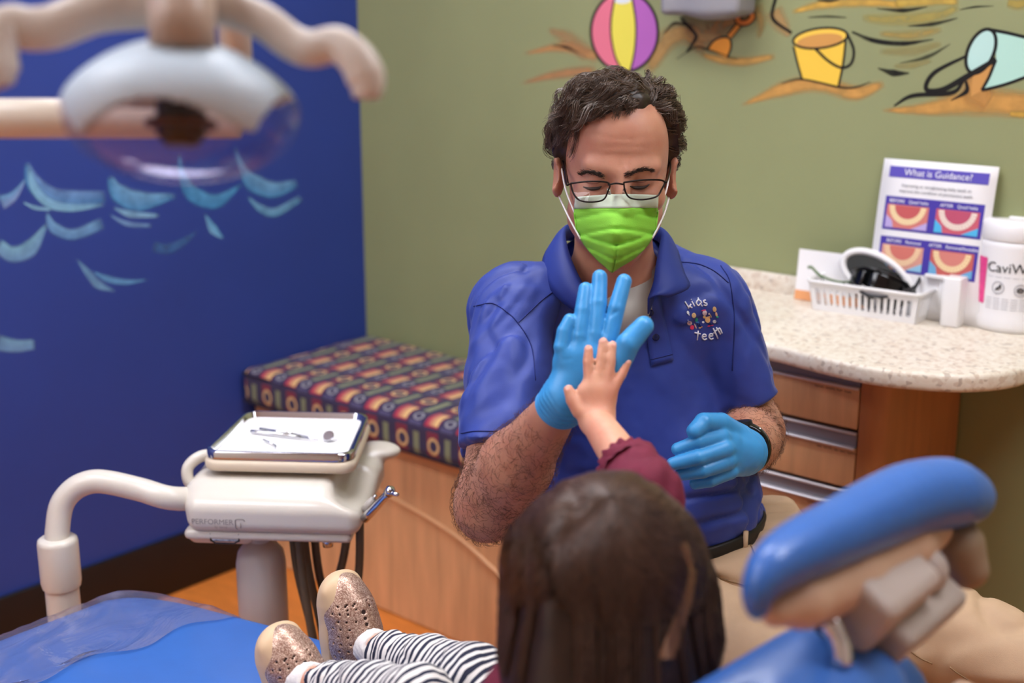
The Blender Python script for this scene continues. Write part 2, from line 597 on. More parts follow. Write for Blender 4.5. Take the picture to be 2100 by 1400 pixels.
LB, LC, LD = '#3f86c0', '#82b4de', '#6a8fc4'
waves = [
    [(((0, 370), (90, 320), (175, 200)), (95, 55, 8), '#5f9fd0', '#8f9ed0', .9)],
    [(((175, 105), (215, 230), (330, 330), (480, 350), (690, 325)), (30, 95, 120, 120, 70), '#7c9fd6', LB, .95),
     (((185, 130), (225, 270), (320, 370), (470, 400), (680, 380)), (20, 55, 60, 50, 20), LC, '#86bcd8', .9),
     (((150, 365), (230, 400), (335, 412)), (8, 28, 14), LC, '#93c6dc', .9)],
    [(((712, 195), (770, 300), (900, 360), (1145, 322)), (30, 110, 130, 30), LC, LB, .95),
     (((740, 400), (850, 442), (1035, 452)), (10, 45, 22), LC, '#8db8d8', .9),
     (((715, 448), (830, 505), (990, 518)), (8, 34, 20), '#86aede', LD, .85)],
    [(((1168, 45), (1185, 180), (1260, 310), (1410, 358), (1575, 250)), (12, 45, 100, 90, 12), '#5fa3d4', LB, .95)],
    [(((1530, 5), (1580, 140), (1650, 235), (1780, 285), (1940, 240)), (12, 45, 110, 100, 50), LC, LB, .95),
     (((1615, 330), (1700, 405), (1800, 428), (1965, 335)), (10, 48, 55, 40), LC, '#5f9cc4', .9)],
    [(((302, 430), (350, 530), (480, 575), (672, 500)), (14, 68, 66, 70), LC, '#5a86c0', .9)],
    [(((-20, 640), (80, 705), (200, 660), (310, 500)), (80, 95, 100, 14), '#8cc4dc', LD, .9)],
    [(((995, 655), (1100, 668), (1200, 620), (1285, 555)), (60, 64, 46, 6), '#4f7ab0', '#3f66a8', .75)],
    [(((1335, 440), (1390, 540), (1455, 602)), (6, 58, 12), '#5fa8d8', LC, .9)],
    [(((500, 735), (570, 820), (640, 900), (750, 945)), (6, 42, 55, 8), '#6f9cc8', LC, .75),
     (((605, 815), (700, 865), (820, 885), (965, 870)), (6, 42, 34, 6), '#6fa8d8', '#5f98d0', .85)],
    [(((-20, 1280), (100, 1302), (228, 1290)), (95, 80, 62), '#7fb0d0', '#6f94c8', .85)]]
for i, wv in enumerate(waves):
    m = Mural('left', i % 3)
    for pts, w, c1, c2, a in wv: m.stroke(zl(*pts), wl(*[x * 1.25 for x in w]), c1, c2, a, soft=.35)
    m.done('painted_wave', 'pale blue painted wave stroke on the blue wall')
m = Mural('back', 0)
SAND, SAND2, YEL = '#c4915a', '#cf9a50', '#d3a84a'
for pts, w, c, a in [
    (((30, 222), (200, 195), (340, 240)), (10, 60, 60), '#c8935c', .85), (((20, 345), (160, 310), (330, 290)), (10, 50, 60), '#c08a5c', .75),
    (((130, 120), (210, 160), (300, 230)), (20, 90, 90), '#b98a5c', .55), (((540, 300), (620, 170), (700, 140), (780, 215)), (60, 110, 110, 60), '#ba9157', .8),
    (((700, 110), (800, 150), (860, 90), (1000, 60)), (90, 150, 120, 60), '#b48a58', .65), (((760, 225), (860, 250), (950, 255), (1070, 232)), (30, 50, 50, 30), '#c79a52', .9),
    (((990, 20), (1010, 90), (1000, 160)), (70, 60, 20), '#a98a50', .6), (((1060, 40), (1100, 110), (1130, 150)), (100, 80, 30), '#bf9760', .7),
    (((930, 436), (1100, 370), (1250, 345), (1400, 385), (1520, 345)), (10, 80, 90, 80, 40), SAND2, .95),
    (((1515, 458), (1700, 450), (1900, 420), (2110, 430), (2330, 400)), (16, 70, 150, 130, 20), SAND2, .95),
    (((1880, 300), (1900, 380), (1960, 420)), (70, 140, 120), '#c99350', .9),
    (((1140, 50), (1270, 18), (1450, 10), (1600, 20)), (20, 50, 50, 40), YEL, .9), (((1560, 15), (1700, 5), (1830, 5)), (50, 60, 40), '#c9a94c', .85),
    (((1430, 75), (1560, 80), (1720, 70), (1830, 30)), (40, 70, 70, 30), '#b5a354', .7), (((1500, 140), (1640, 145), (1760, 120)), (30, 60, 30), '#b39a52', .6),
    (((1500, 215), (1640, 210), (1760, 180)), (30, 60, 30), '#a6975a', .5), (((1560, 275), (1640, 270), (1720, 250)), (20, 40, 20), '#a6975a', .5),
    (((2030, 10), (2070, 18), (2110, 10)), (50, 60, 60), '#b9a24e', .7), (((2040, 470), (2110, 475)), (30, 40), YEL, .8)]:
    m.stroke(zr(*pts), wr(*w), c, a=a, soft=0.7)
m.done('painted_sand', 'tan and yellow painted sand strokes on the green wall')
m = Mural('back', 2)
for pts, w, a in [
    (((1490, 35), (1600, 43), (1700, 28)), (4, 20, 4), .9), (((1620, 108), (1720, 100), (1825, 75)), (4, 20, 4), .9),
    (((1388, 132), (1480, 168), (1600, 180), (1725, 163)), (10, 22, 22, 4), .95), (((1585, 262), (1700, 235), (1795, 182)), (4, 20, 4), .6),
    (((1495, 282), (1560, 302), (1625, 303)), (4, 34, 6), .95), (((1205, 72), (1280, 68), (1365, 72)), (4, 12, 4), .8), (((1835, 40), (1900, 28), (1975, 25)), (4, 10, 3), .8),
    (((1245, 0), (1290, 4), (1335, 0)), (6, 14, 6), .9), (((678, 72), (738, 140), (738, 165), (705, 215)), (13, 15, 15, 13), 1), (((662, 244), (740, 196), (790, 205), (915, 246)), (4, 9, 9, 4), .8),
    (((1072, -10), (1060, 75), (1138, 137)), (15, 17, 15), 1), (((608, 140), (650, 98), (700, 102)), (4, 16, 10), .85), (((148, 188), (205, 196), (258, 220)), (4, 14, 4), .9)]:
    m.line(zr(*pts), wr(*w), a=a)
m.done('painted_line', 'black brush strokes painted on the green wall')


def ellipse(cx, cy, rx, ry, rot=0, n=28, a0=0, a1=360):
    out = []
    for k in range(n):
        a = math.radians(a0 + (a1 - a0) * k / (n - (0 if a1 - a0 == 360 else 1))); c, s_ = math.cos(a) * rx, math.sin(a) * ry; r = math.radians(rot)
        out.append((cx + c * math.cos(r) - s_ * math.sin(r), cy + c * math.sin(r) + s_ * math.cos(r)))
    return out


m = Mural('back', 3)
E = ellipse(446, 132, 139, 165)
m.fill(zr(*E), '#e2788c')
lb = [(407, -20), (391, 80), (392, 160), (410, 240), (440, 296)]; rb = [(476, -20), (492, 80), (493, 160), (485, 230), (470, 296)]
m.fill(zr(*(lb + rb[::-1])), '#e8dc58')
rr = [p for p in E if p[0] > 480]; rr.sort(key=lambda p: p[1])
m.fill(zr(*(rb + rr[::-1])), '#b568b8')
m.fill(zr(*ellipse(437, -4, 38, 20)), '#dfe4e6')
m.line(zr(*(E + E[:1])), 6, n=80); m.line(zr(*lb), 4); m.line(zr(*rb), 4)
m.done('painted_beach_ball', 'pink, yellow and purple painted beach ball', True)
m = Mural('back', 3)
m.fill(zr((790, 205), (812, 172), (845, 155), (880, 158), (888, 195), (872, 240), (830, 222)), '#f0a03c')
m.line(zr((790, 205), (812, 172), (845, 155), (880, 158), (888, 195), (872, 240)), 4.5)
m.stroke(zr((880, 152), (925, 96)), 15, '#15130f', soft=.1); m.stroke(zr((880, 152), (927, 94)), 9, '#e89a40', soft=.1)
R1 = ellipse(945, 72, 31, 22, -20, a0=-60, a1=240)
m.stroke(zr(*R1), 16, '#15130f', soft=.1, n=40); m.stroke(zr(*R1), 9.5, '#d8803a', soft=.1, n=40)
m.done('painted_shovel', 'orange painted toy shovel', True)
m = Mural('back', 3)
m.fill(zr((1145, 190), (1360, 168), (1333, 358), (1180, 326)), '#f0c648')
m.fill(zr(*ellipse(1257, 158, 112, 40, -7)), '#f2c850')
m.fill(zr(*ellipse(1255, 168, 96, 28, -7)), '#d09850')
m.line(zr(*(ellipse(1257, 158, 113, 41, -7) + [(1368, 144)])), 5.5, n=70)
m.line(zr((1146, 192), (1162, 260), (1181, 326)), 5); m.line(zr((1362, 168), (1352, 260), (1332, 358)), 5)
m.line(zr((1095, 345), (1180, 328), (1333, 360), (1400, 362), (1465, 338)), wr(4, 9, 10, 9, 3))
m.line(zr((1367, 138), (1395, 205), (1385, 262), (1345, 280), (1290, 252), (1238, 203)), 6.5)
m.done('painted_pail', 'yellow painted sand pail with black handle', True)
m = Mural('back', 3)
m.fill(zr((1978, 128), (2110, 152), (2225, 180), (2215, 280), (2110, 322), (1925, 374), (1985, 245)), '#b2dccb')
m.fill(zr(*ellipse(1922, 212, 52, 96, 24)), '#b9ded4')
m.fill(zr((1890, 300), (1985, 245), (1928, 372), (1880, 400)), '#c99350')
m.line(zr(*(ellipse(1922, 212, 53, 97, 24) + ellipse(1922, 212, 53, 97, 24)[:1])), 8, n=80)
m.line(zr((1955, 122), (2030, 136), (2110, 155), (2225, 180)), 8); m.line(zr((2225, 180), (2232, 230), (2215, 282)), 7); m.line(zr((1983, 250), (1955, 320), (1925, 374)), 7); m.line(zr((1925, 374), (2020, 350), (2110, 318), (2215, 282)), 7)
m.line(zr((1985, 245), (1850, 325), (1760, 372), (1695, 368), (1730, 300), (1868, 228)), wr(22, 28, 26, 22, 20, 12), n=60)
m.line(zr((1562, 438), (1640, 396), (1800, 384), (1850, 335)), wr(8, 20, 22, 12))
m.line(zr((1860, 335), (1862, 378), (1798, 416)), wr(12, 22, 4))
m.done('painted_pail', 'mint green painted pail lying on its side', True)

# grey fabric holder on the wall above the mural figure (its lower end is in view)
M_GREYCASE = mat('grey_plastic_case', '#8d8c90', rough=0.5, var=0.05)
a = at_y(1369, 30, -0.05); b = at_y(1536, 20, -0.05)
t = thing('wall_dispenser', 'grey wall dispenser hanging on the green wall above the painted shovel', 'dispenser', (a[0], 0, a[2]))
f = Field((a[0] - .02, -.12, a[2] - .06), (b[0] + .02, 0.005, a[2] + .30), .004)
f.rbox(((a[0] + b[0]) / 2, -.046, a[2] + .14), ((b[0] - a[0]) / 2, .0445, .145), .018)
f.displace(lambda p: 0.006 * np.sin((p[:, 0] - a[0]) * 38) * (p[:, 2] < a[2] + .05), .03)
V, Q = f.mesh(); obj('case', (V, Q), M_GREYCASE, t)
obj('push_bar', MB().rbox((a[0] + .03, -.102, a[2] + .06), (b[0] - .03, -.088, a[2] + .12), .005), M_GREYCASE, t)

# ================================================================== storage bench and cushion
M_WOOD = mat('maple_laminate', '#d9a677', rough=0.42, var=0.16, vscale=5, stretch=(7, 7, 0.8), bump=0.02)
M_WOODL = mat('pale_maple_edge', '#d6a172', rough=0.42, var=0.08, vscale=5)
M_WOODD = mat('maple_shaded', '#b07244', rough=0.42, var=0.14, vscale=5, stretch=(7, 7, 0.8))  # darker maple copy: shade on the end post put into its colour
BX1, BY, BZ = 1.06, -0.432, 0.465
bench = thing('storage_bench', 'built-in maple storage bench in the corner under the patterned cushion', 'bench', (0.6, -0.2, 0))
obj('carcass', MB().box((0.0155, BY + 0.019, 0.0005), (BX1, -0.0145, BZ)), M_WOODD, bench, smooth=False)
obj('kick_rail', MB().rbox((0.0155, BY, BZ - 0.03), (BX1, BY + 0.018, BZ - 0.001), 0.002), M_WOODL, bench)
# front: an arc of pale edging divides two panels
arc = [at_y(x, y, BY) for x, y in ((800, 1018), (850, 1045), (900, 1075), (950, 1110), (1000, 1155), (1040, 1197))]
ac = spline([(0.02, BY, arc[0][2] + .085), (arc[0][0] * .55, BY, arc[0][2] + .035)] + [tuple(p) for p in arc] + [(arc[-1][0] + .12, BY, arc[-1][2] - .12), (arc[-1][0] + .17, BY, .03)], 50)
ac = np.array([p for p in ac if p[2] > 0.012 and p[0] < BX1 - .01])
up = [(p[0], p[2] + .006) for p in ac]; dn = [(p[0], p[2] - .006) for p in ac]
def front_panel(name, poly, mt, th=.018):
    tri = tessellate_polygon([[Vector((x, z, 0)) for x, z in poly]])
    n = len(poly); Vv = [(x, BY, z) for x, z in poly] + [(x, BY + th, z) for x, z in poly]
    ff = [tuple(t_) for t_ in tri] + [tuple(i + n for i in t_[::-1]) for t_ in tri] + [(i, (i + 1) % n, n + (i + 1) % n, n + i) for i in range(n)]
    obj(name, MB().add(Vv, ff), mt, bench, smooth=False)
front_panel('front_panel', [(BX1, BZ - .031), (0.0155, BZ - .031)] + up + [(BX1, up[-1][1])], M_WOOD)
front_panel('front_panel', [(BX1, .004), (BX1, dn[-1][1])] + dn[::-1] + [(0.0155, .004)], M_WOOD)
strip = MB().tube([(p[0], BY - .001, p[2]) for p in ac], .006, 8)
obj('curved_edging', strip, M_WOODL, bench)

# cushion with a woven pattern of bars, blocks and rings
def cushion_mat():
    m, nt, b = newmat('patterned_upholstery')
    N = nt.nodes.new; L = nt.links.new
    tc = N('ShaderNodeTexCoord'); sp = N('ShaderNodeSeparateXYZ'); L(tc.outputs['Object'], sp.inputs[0])

    def mt(op, a, b_=None, c=None):
        n = N('ShaderNodeMath'); n.operation = op
        for i, v in enumerate((a, b_, c)):
            if v is None: continue
            if isinstance(v, (int, float)): n.inputs[i].default_value = v
            else: L(v, n.inputs[i])
        return n.outputs[0]
    # unfold: front face continues the top
    along = mt('DIVIDE', sp.outputs[0], 0.102)
    across = mt('DIVIDE', mt('SUBTRACT', sp.outputs[1], mt('MULTIPLY', mt('SUBTRACT', 0.10, sp.outputs[2]), 1.0)), 0.165)
    row = mt('FLOOR', across)
    sh = mt('MULTIPLY', mt('MODULO', mt('ADD', row, 40), 2), 0.08)
    u = mt('FRACT', mt('ADD', along, sh)); v = mt('FRACT', across)

    def box(u0, u1, v0, v1):
        a = mt('MULTIPLY', mt('GREATER_THAN', u, u0), mt('LESS_THAN', u, u1))
        return mt('MULTIPLY', a, mt('MULTIPLY', mt('GREATER_THAN', v, v0), mt('LESS_THAN', v, v1)))

    def ring(cu, cv, r, w):
        du = mt('SUBTRACT', u, cu); dv = mt('MULTIPLY', mt('SUBTRACT', v, cv), 1.5)
        d = mt('SQRT', mt('ADD', mt('MULTIPLY', du, du), mt('MULTIPLY', dv, dv)))
        return mt('LESS_THAN', mt('ABSOLUTE', mt('SUBTRACT', d, r)), w), mt('LESS_THAN', d, r)
    base = N('ShaderNodeRGB'); base.outputs[0].default_value = lin('#2e2447'); cur = base.outputs[0]

    def over(mask, col, f=1.0):
        nonlocal cur
        mx = N('ShaderNodeMix'); mx.data_type = 'RGBA'
        L(mt('MULTIPLY', mask, f) if f != 1.0 else mask, mx.inputs[0]); L(cur, mx.inputs[6])
        if isinstance(col, str): mx.inputs[7].default_value = lin(col)
        else: L(col, mx.inputs[7])
        cur = mx.outputs[2]
    over(box(.02, .47, .04, .48), '#9c1f3c')
    gr = N('ShaderNodeValToRGB'); gr.color_ramp.elements[0].position = .1; gr.color_ramp.elements[1].position = .42
    gr.color_ramp.elements[0].color = lin('#a8284a'); gr.color_ramp.elements[1].color = lin('#e0bc78'); L(u, gr.inputs[0])
    over(box(.10, .44, .08, .44), gr.outputs[0])
    over(box(.05, .42, .55, .97), '#7c1f38')
    r_, d_ = ring(.26, .76, .155, .035); over(d_, '#2e2447'); over(r_, '#d6ad74')
    over(box(.62, .80, .40, .92), '#7f8462')
    over(box(.55, .92, .02, .10), '#4a4468')
    r_, d_ = ring(.74, .22, .12, .03); over(r_, '#8d8a90')
    ns = N('ShaderNodeTexNoise'); ns.inputs['Scale'].default_value = 700; L(tc.outputs['Object'], ns.inputs['Vector'])
    bp = N('ShaderNodeBump'); bp.inputs['Strength'].default_value = .25; bp.inputs['Distance'].default_value = .002
    L(ns.outputs[0], bp.inputs['Height']); L(bp.outputs[0], b.inputs['Normal'])
    L(cur, b.inputs['Base Color']); b.inputs['Roughness'].default_value = .8; b.inputs['Sheen Weight'].default_value = .15
    return m


M_CUSH = cushion_mat()
cush = thing('bench_cushion', 'long seat cushion with navy, red and tan patterned fabric on the bench', 'cushion', (0.0, 0.0, BZ))
f = Field((0.0, -.50, BZ - .02), (BX1 + .03, 0.01, BZ + .14), .006)
f.rbox((BX1 / 2 + .008, -.2415, BZ + .0560), (BX1 / 2 - .006, .2385, .0525), .03)
f.displace(lambda p: -.003 * np.cos(p[:, 0] * 6) * np.cos(p[:, 1] * 8) + .0015 * vnoise(p / .05, 3), .02)
V, Q = f.mesh(); obj('cover', (V, Q), M_CUSH, cush)
M_PIPE = mat('dark_piping_cord', '#1c1526', rough=.7)
pp = rrect(.012, BX1 + .004, -.474, -.008, .025)
obj('piping', MB().tube([(x, y, BZ + .088) for x, y in pp + pp[:1]], .0042, 6), M_PIPE, cush)
obj('piping', MB().tube([(x, y, BZ + .012) for x, y in pp + pp[:1]], .0042, 6), M_PIPE, cush)

# ================================================================== counter with drawers
def speckle_mat():
    m, nt, b = newmat('speckled_solid_surface')
    N = nt.nodes.new; L = nt.links.new
    tc = N('ShaderNodeTexCoord')
    v = N('ShaderNodeTexVoronoi'); v.inputs['Scale'].default_value = 130; L(tc.outputs['Object'], v.inputs['Vector'])
    r = N('ShaderNodeValToRGB'); cr = r.color_ramp; cr.interpolation = 'CONSTANT'
    cr.elements[0].position = 0; cr.elements[0].color = lin('#e4dac9')
    for p, c in ((.42, '#d8c8b4'), (.6, '#ece5d8'), (.82, '#c3ab95'), (.95, '#8f7763')):
        e = cr.elements.new(p); e.color = lin(c)
    cr.elements[1].color = lin('#d8c8b4')
    sp = N('ShaderNodeSeparateColor'); L(v.outputs['Color'], sp.inputs[0]); L(sp.outputs[0], r.inputs[0])
    n = N('ShaderNodeTexNoise'); n.inputs['Scale'].default_value = 14; L(tc.outputs['Object'], n.inputs['Vector'])
    mx = N('ShaderNodeMix'); mx.data_type = 'RGBA'; mx.inputs[0].default_value = .5
    r2 = N('ShaderNodeValToRGB'); r2.color_ramp.elements[0].color = lin('#d8c9b4'); r2.color_ramp.elements[1].color = lin('#ebe3d5')
    L(n.outputs[0], r2.inputs[0]); L(r.outputs[0], mx.inputs[6]); L(r2.outputs[0], mx.inputs[7]); L(mx.outputs[2], b.inputs['Base Color'])
    b.inputs['Roughness'].default_value = .35
    return m


M_STONE = speckle_mat()
CT, CX0 = 0.892, 1.085
ct = thing('counter_top', 'speckled cream counter top with rounded end and low upstand against the green wall', 'counter', (1.5, -0.2, CT - .034))
fr_ = [tuple(at_z(x, y, CT)[:2]) for x, y in ((1560, 701), (1700, 735), (1800, 755), (1900, 765), (2000, 768), (2100, 755))]
edge = [(CX0, -.0005), (CX0, fr_[0][1])] + [tuple(p) for p in spline([(1.3, fr_[0][1] - .002)] + fr_ + [(fr_[-1][0] + .012, -.1), (fr_[-1][0] + .012, -.0005)], 40)]
bm = bmesh.new()
vs = [bm.verts.new((x, y, CT - .034)) for x, y in edge]; fce = bm.faces.new(vs)
ext = bmesh.ops.extrude_face_region(bm, geom=[fce])
for v_ in ext['geom']:
    if isinstance(v_, bmesh.types.BMVert): v_.co.z = CT
bmesh.ops.recalc_face_normals(bm, faces=bm.faces[:])
rim_e = [e for e in bm.edges if abs(e.verts[0].co.z - e.verts[1].co.z) < 1e-6 and min(e.verts[0].co.y, e.verts[1].co.y) < -.002]
bmesh.ops.bevel(bm, geom=rim_e, offset=.009, segments=3, affect='EDGES', profile=.5)
bm.verts.index_update()
obj('slab', MB().add([v_.co[:] for v_ in bm.verts], [[v_.index for v_ in q.verts] for q in bm.faces]), M_STONE, ct, sharp=35); bm.free()
obj('upstand', MB().rbox((CX0, -.018, CT - .002), (fr_[-1][0] + .011, -.0005, CT + .040), .004), M_STONE, ct)

M_ALU = mat('brushed_aluminium', '#d8d6da', rough=.35, metal=.6, var=.05, vscale=8, stretch=(1, 30, 30))
M_ALUD = mat('grooved_aluminium', '#8f8c90', rough=.55, metal=.5, var=.05)
M_INK = mat('brown_ink', '#5a3a22', rough=.8)
CF = -.372                       # drawer front plane
cab = thing('drawer_cabinet', 'maple drawer cabinet with long aluminium pulls under the counter', 'cabinet', (1.4, -0.2, 0))
CB = CT - .0345
CXR = 1.739                      # right edge of the drawers
def arc_pts(cx, cy, r, a0, a1, n=8): return [(cx + r * math.cos(math.radians(a0 + (a1 - a0) * k / n)), cy + r * math.sin(math.radians(a0 + (a1 - a0) * k / n))) for k in range(n + 1)]
obj('end_post', MB().prism([(CXR + .002, -.013), (CXR + .002, CF)] + arc_pts(1.755, CF + .034, .034, -90, 0) + [(1.789, -.013)], .0005, CB), M_WOODD, cab, sharp=40)
obj('carcass', MB().box((CX0 + .02, CF + .022, .0005), (CXR + .001, -.0145, CB)), M_WOODD, cab, smooth=False)
zt = CB
dz = .117
k = 0
while zt - dz > .05:
    z1 = zt; z0 = zt - dz if zt - 2 * dz > .05 else .04
    d = obj('drawer', MB().rbox((CX0 + .022, CF, z0 + .0015), (CXR - .0015, CF + .02, z1 - .035), .0015), M_WOOD, cab)
    pull = MB()
    pull.box((CX0 + .022, CF + .002, z1 - .034), (CXR - .0015, CF + .018, z1 - .008))
    obj('pull_groove', pull, M_ALUD, d, smooth=False)
    lip = MB().rbox((CX0 + .022, CF - .008, z1 - .038), (CXR - .0015, CF + .004, z1 - .033), .002)
    lip.rbox((CX0 + .022, CF - .004, z1 - .0095), (CXR - .0015, CF + .006, z1 - .0048), .0015)
    obj('pull_lip', lip, M_ALU, d)
    # hand-written note along the top of the drawer
    sc = MB(); x = CXR - .092 + .012 * (k % 2); r_ = random.Random(k)
    while x < CXR - .016:
        wlen = r_.uniform(.008, .02); q = []
        for j in range(9):
            q.append((x + wlen * j / 8, CF - .0006, z1 - .046 + .0016 * math.sin(j * 2.2 + k) + r_.uniform(-.0008, .0008)))
        sc.tube(q, .0006, 4); x += wlen + .004
    obj('pencil_note', sc, M_INK, d)
    zt -= dz if zt - 2 * dz > .05 else 99
    k += 1
# ================================================================== things on the counter
M_WHITEP = mat('white_plastic', '#e9e7e6', rough=.35, var=.02)
M_CARD = mat('white_card', '#eceaea', rough=.6, var=.015)
M_PRINT = mat_attr('printed_ink', .55)
M_BLACKG = mat('black_gloss_plastic', '#0b0b0d', rough=.12, var=.05)
M_DGREY = mat('dark_grey_plastic', '#2c2d30', rough=.3)
M_GREENP = mat('green_plastic', '#5f7a48', rough=.35)
M_CLEARP = mat('clear_plastic', '#eef2f0', rough=.08, trans=.9, var=0)
M_ORANGEP = mat('orange_paper', '#eaa36c', rough=.6)
ZC = CT + .0004


def frame_mat(o, ex, ey, ez):
    return lambda p: np.asarray(o) + np.asarray(p)[..., 0:1] * ex + np.asarray(p)[..., 1:2] * ey + np.asarray(p)[..., 2:3] * ez


# slotted basket
b0 = at_z(1657, 655, CT); b1 = at_z(1880, 657, CT)      # front foot corners roughly
b0 = at_z(1666, 634, CT); b1 = at_z(1876, 666, CT)
ex = (b1 - b0); BW = np.linalg.norm(ex); ex /= BW; ez = np.array([0, 0, 1.0]); ey = np.cross(ez, ex)
TB = frame_mat((b0[0], b0[1], ZC), ex, ey, ez)
bk = thing('slotted_basket', 'white slotted plastic basket holding eyewear on the counter', 'basket', tuple(TB(np.array([BW / 2, .04, 0]))))
BD, BH, TP = .075, .062, .009
def bwall(p0, p1, n_slots, inward):
    """one tapered side with real slots between the bars"""
    m_ = MB(); p0 = np.array(p0); p1 = np.array(p1); L = np.linalg.norm(p1 - p0); u = (p1 - p0) / L; out = -np.array(inward) * TP
    def quadbar(a0, a1, z0, z1, th=.0016):
        q = []
        for th_ in (0, th):
            for (a, z) in ((a0, z0), (a1, z0), (a1, z1), (a0, z1)):
                s_ = z / BH
                base = p0 + u * (a * (1 + 2 * TP * s_ / L) - TP * s_) + out * s_ + np.array(inward) * th_ ; base = base.copy(); base[2] = z; q.append(base)
        m_.add(TB(np.array(q)), [(0, 1, 2, 3), (7, 6, 5, 4), (0, 4, 5, 1), (1, 5, 6, 2), (2, 6, 7, 3), (3, 7, 4, 0)])
    quadbar(0, L, 0, .013); quadbar(0, L, .047, BH)
    wst = .012; pitch = (L - 2 * wst) / n_slots
    quadbar(0, wst, .013, .047); quadbar(L - wst, L, .013, .047)
    for i in range(1, n_slots): c = wst + pitch * i; quadbar(c - pitch * .27, c + pitch * .27, .013, .047)
    return m_
for p0, p1, n_, inw in (((0, 0, 0), (BW, 0, 0), 15, (0, 1, 0)), ((BW, 0, 0), (BW, BD, 0), 5, (-1, 0, 0)), ((BW, BD, 0), (0, BD, 0), 15, (0, -1, 0)), ((0, BD, 0), (0, 0, 0), 5, (1, 0, 0))):
    obj('side', bwall(p0, p1, n_, inw), M_WHITEP, bk, smooth=False)
obj('bottom', MB().add(TB(np.array(MB().box((0, 0, 0.0002), (BW, BD, .002)).V[0])), MB().box((0, 0, 0), (1, 1, 1)).Fc), M_WHITEP, bk, smooth=False)
rp = rrect(-TP - .003, BW + TP + .003, -TP - .003, BD + TP + .003, .015)
obj('rim', MB().tube(TB(np.array([(x, y, BH) for x, y in rp + rp[:1]])), .0036, 8), M_WHITEP, bk)


# eyewear in the basket
def goggles(name, label, o, rz, tilt, m_frame, m_lens, sc=1.0):
    """wrap-around glasses: lens band, top bar, two temple arms"""
    t_ = thing(name, label, 'glasses', tuple(o))
    Mx = np.array(Matrix.Rotation(rz, 3, 'Z') @ Matrix.Rotation(tilt, 3, 'X')) * sc
    ff = lambda p: np.asarray(p) @ Mx.T + o
    for s_ in (-1, 1):
        G = []
        for i in range(9):
            a = i / 8; x = s_ * (.006 + .062 * a); dy = -.030 + .05 * a ** 2.2
            h = .022 * (1 - .35 * abs(a - .4) ** 1.5 * 2)
            G.append([ff((x, dy + .004 * math.cos(v * 1.3), -h * (1 - v) * 1.1 + h * .9 * v)) for v in np.linspace(0, 1, 6)])
        obj('lens', MB().sheet(np.array(G), .0022 * sc), m_lens, t_)
        arm = [ff((s_ * .068, .02, .012)), ff((s_ * .070, .05, .012)), ff((s_ * .066, .09, .008)), ff((s_ * .062, .115, -.006))]
        obj('temple', MB().tube(spline(arm, 12), .003 * sc, 6, flat=((0, 0, 1), 1.8)), m_frame, t_)
    bar = [ff((x, -.032 + .05 * (abs(x) / .068) ** 2.2, .020 - .004 * (abs(x) / .068))) for x in np.linspace(-.068, .068, 17)]
    obj('brow_bar', MB().tube(bar, .0034 * sc, 7), m_frame, t_)
    return t_


c = TB(np.array([BW * .50, BD * .52, .040]))
goggles('sunglasses', 'black wrap sunglasses leaning in the slotted basket', c + np.array([0, 0, .024]), math.atan2(ex[1], ex[0]) - .15, -.55, M_BLACKG, M_BLACKG, .98)
goggles('sunglasses', 'dark grey sunglasses lying over the front of the slotted basket', TB(np.array([BW * .62, BD * .30, .047])), math.atan2(ex[1], ex[0]) + .12, .5, M_DGREY, M_BLACKG, .95)
goggles('safety_glasses', 'clear safety glasses with green arms at the left end of the basket', TB(np.array([BW * .18, BD * .60, .056])), math.atan2(ex[1], ex[0]) + 1.0, .35, M_GREENP, M_CLEARP, .62)
# visor-like white case standing open behind the glasses
hm = thing('mirror', 'white framed oval mirror leaning on the back of the slotted basket', 'mirror', tuple(TB(np.array([BW * .5, BD * .8, .05]))))
ctr = P(1775, 555, 2.63) if False else TB(np.array([BW * .47, BD * .82, .078]))
ax1 = ex * .93 - ez * .36; ax1 /= np.linalg.norm(ax1); nrm = -ey * .93 + ez * .25; nrm -= ax1 * (nrm @ ax1); nrm /= np.linalg.norm(nrm); ax2 = np.cross(nrm, ax1)
ring_ = [ctr + ax1 * .077 * math.cos(a) * (1 + .06 * math.cos(a)) + ax2 * .038 * math.sin(a) for a in np.linspace(0, 2 * math.pi, 41)]
obj('rim', MB().tube(ring_, .0075, 10, cap=False), M_WHITEP, hm)
disc = MB().add([ctr] + ring_[:-1], [(0, i + 1, (i + 1) % 40 + 1) for i in range(40)])
M_GLASSM = mat('dark_mirror_glass', '#3a3d40', rough=.06, metal=.9, var=0)
obj('glass', disc, M_GLASSM, hm, smooth=False)
backp = MB().add([ctr - nrm * .006 + (p_ - ctr) * .98 - nrm * 0 for p_ in ring_[:-1]], [tuple(range(40))[::-1]])
obj('back_plate', backp, M_WHITEP, hm, smooth=False)

# leaflet with an orange foot, behind the basket on the left
q0 = at_z(1629, 613, CT); q1 = q0 + ex * .17
hgt = ez * .108 + ey * .012
cardf = lambda a, z: q0 + (q1 - q0) * a + hgt * z + np.array([0, 0, .001])
lf = thing('leaflet', 'white leaflet with an orange foot propped behind the slotted basket', 'leaflet', tuple(q0))
G = np.array([[cardf(a, z) for z in np.linspace(0, 1, 5)] for a in np.linspace(0, 1, 5)])
obj('sheet', MB().sheet(G, .0016), M_CARD, lf, smooth=False)
fo = -ey * .0014
obj('orange_band', MB().sheet(np.array([[cardf(a, z) + fo for z in (0, .19)] for a in (0, 1)]), .0006), M_ORANGEP, lf, smooth=False)

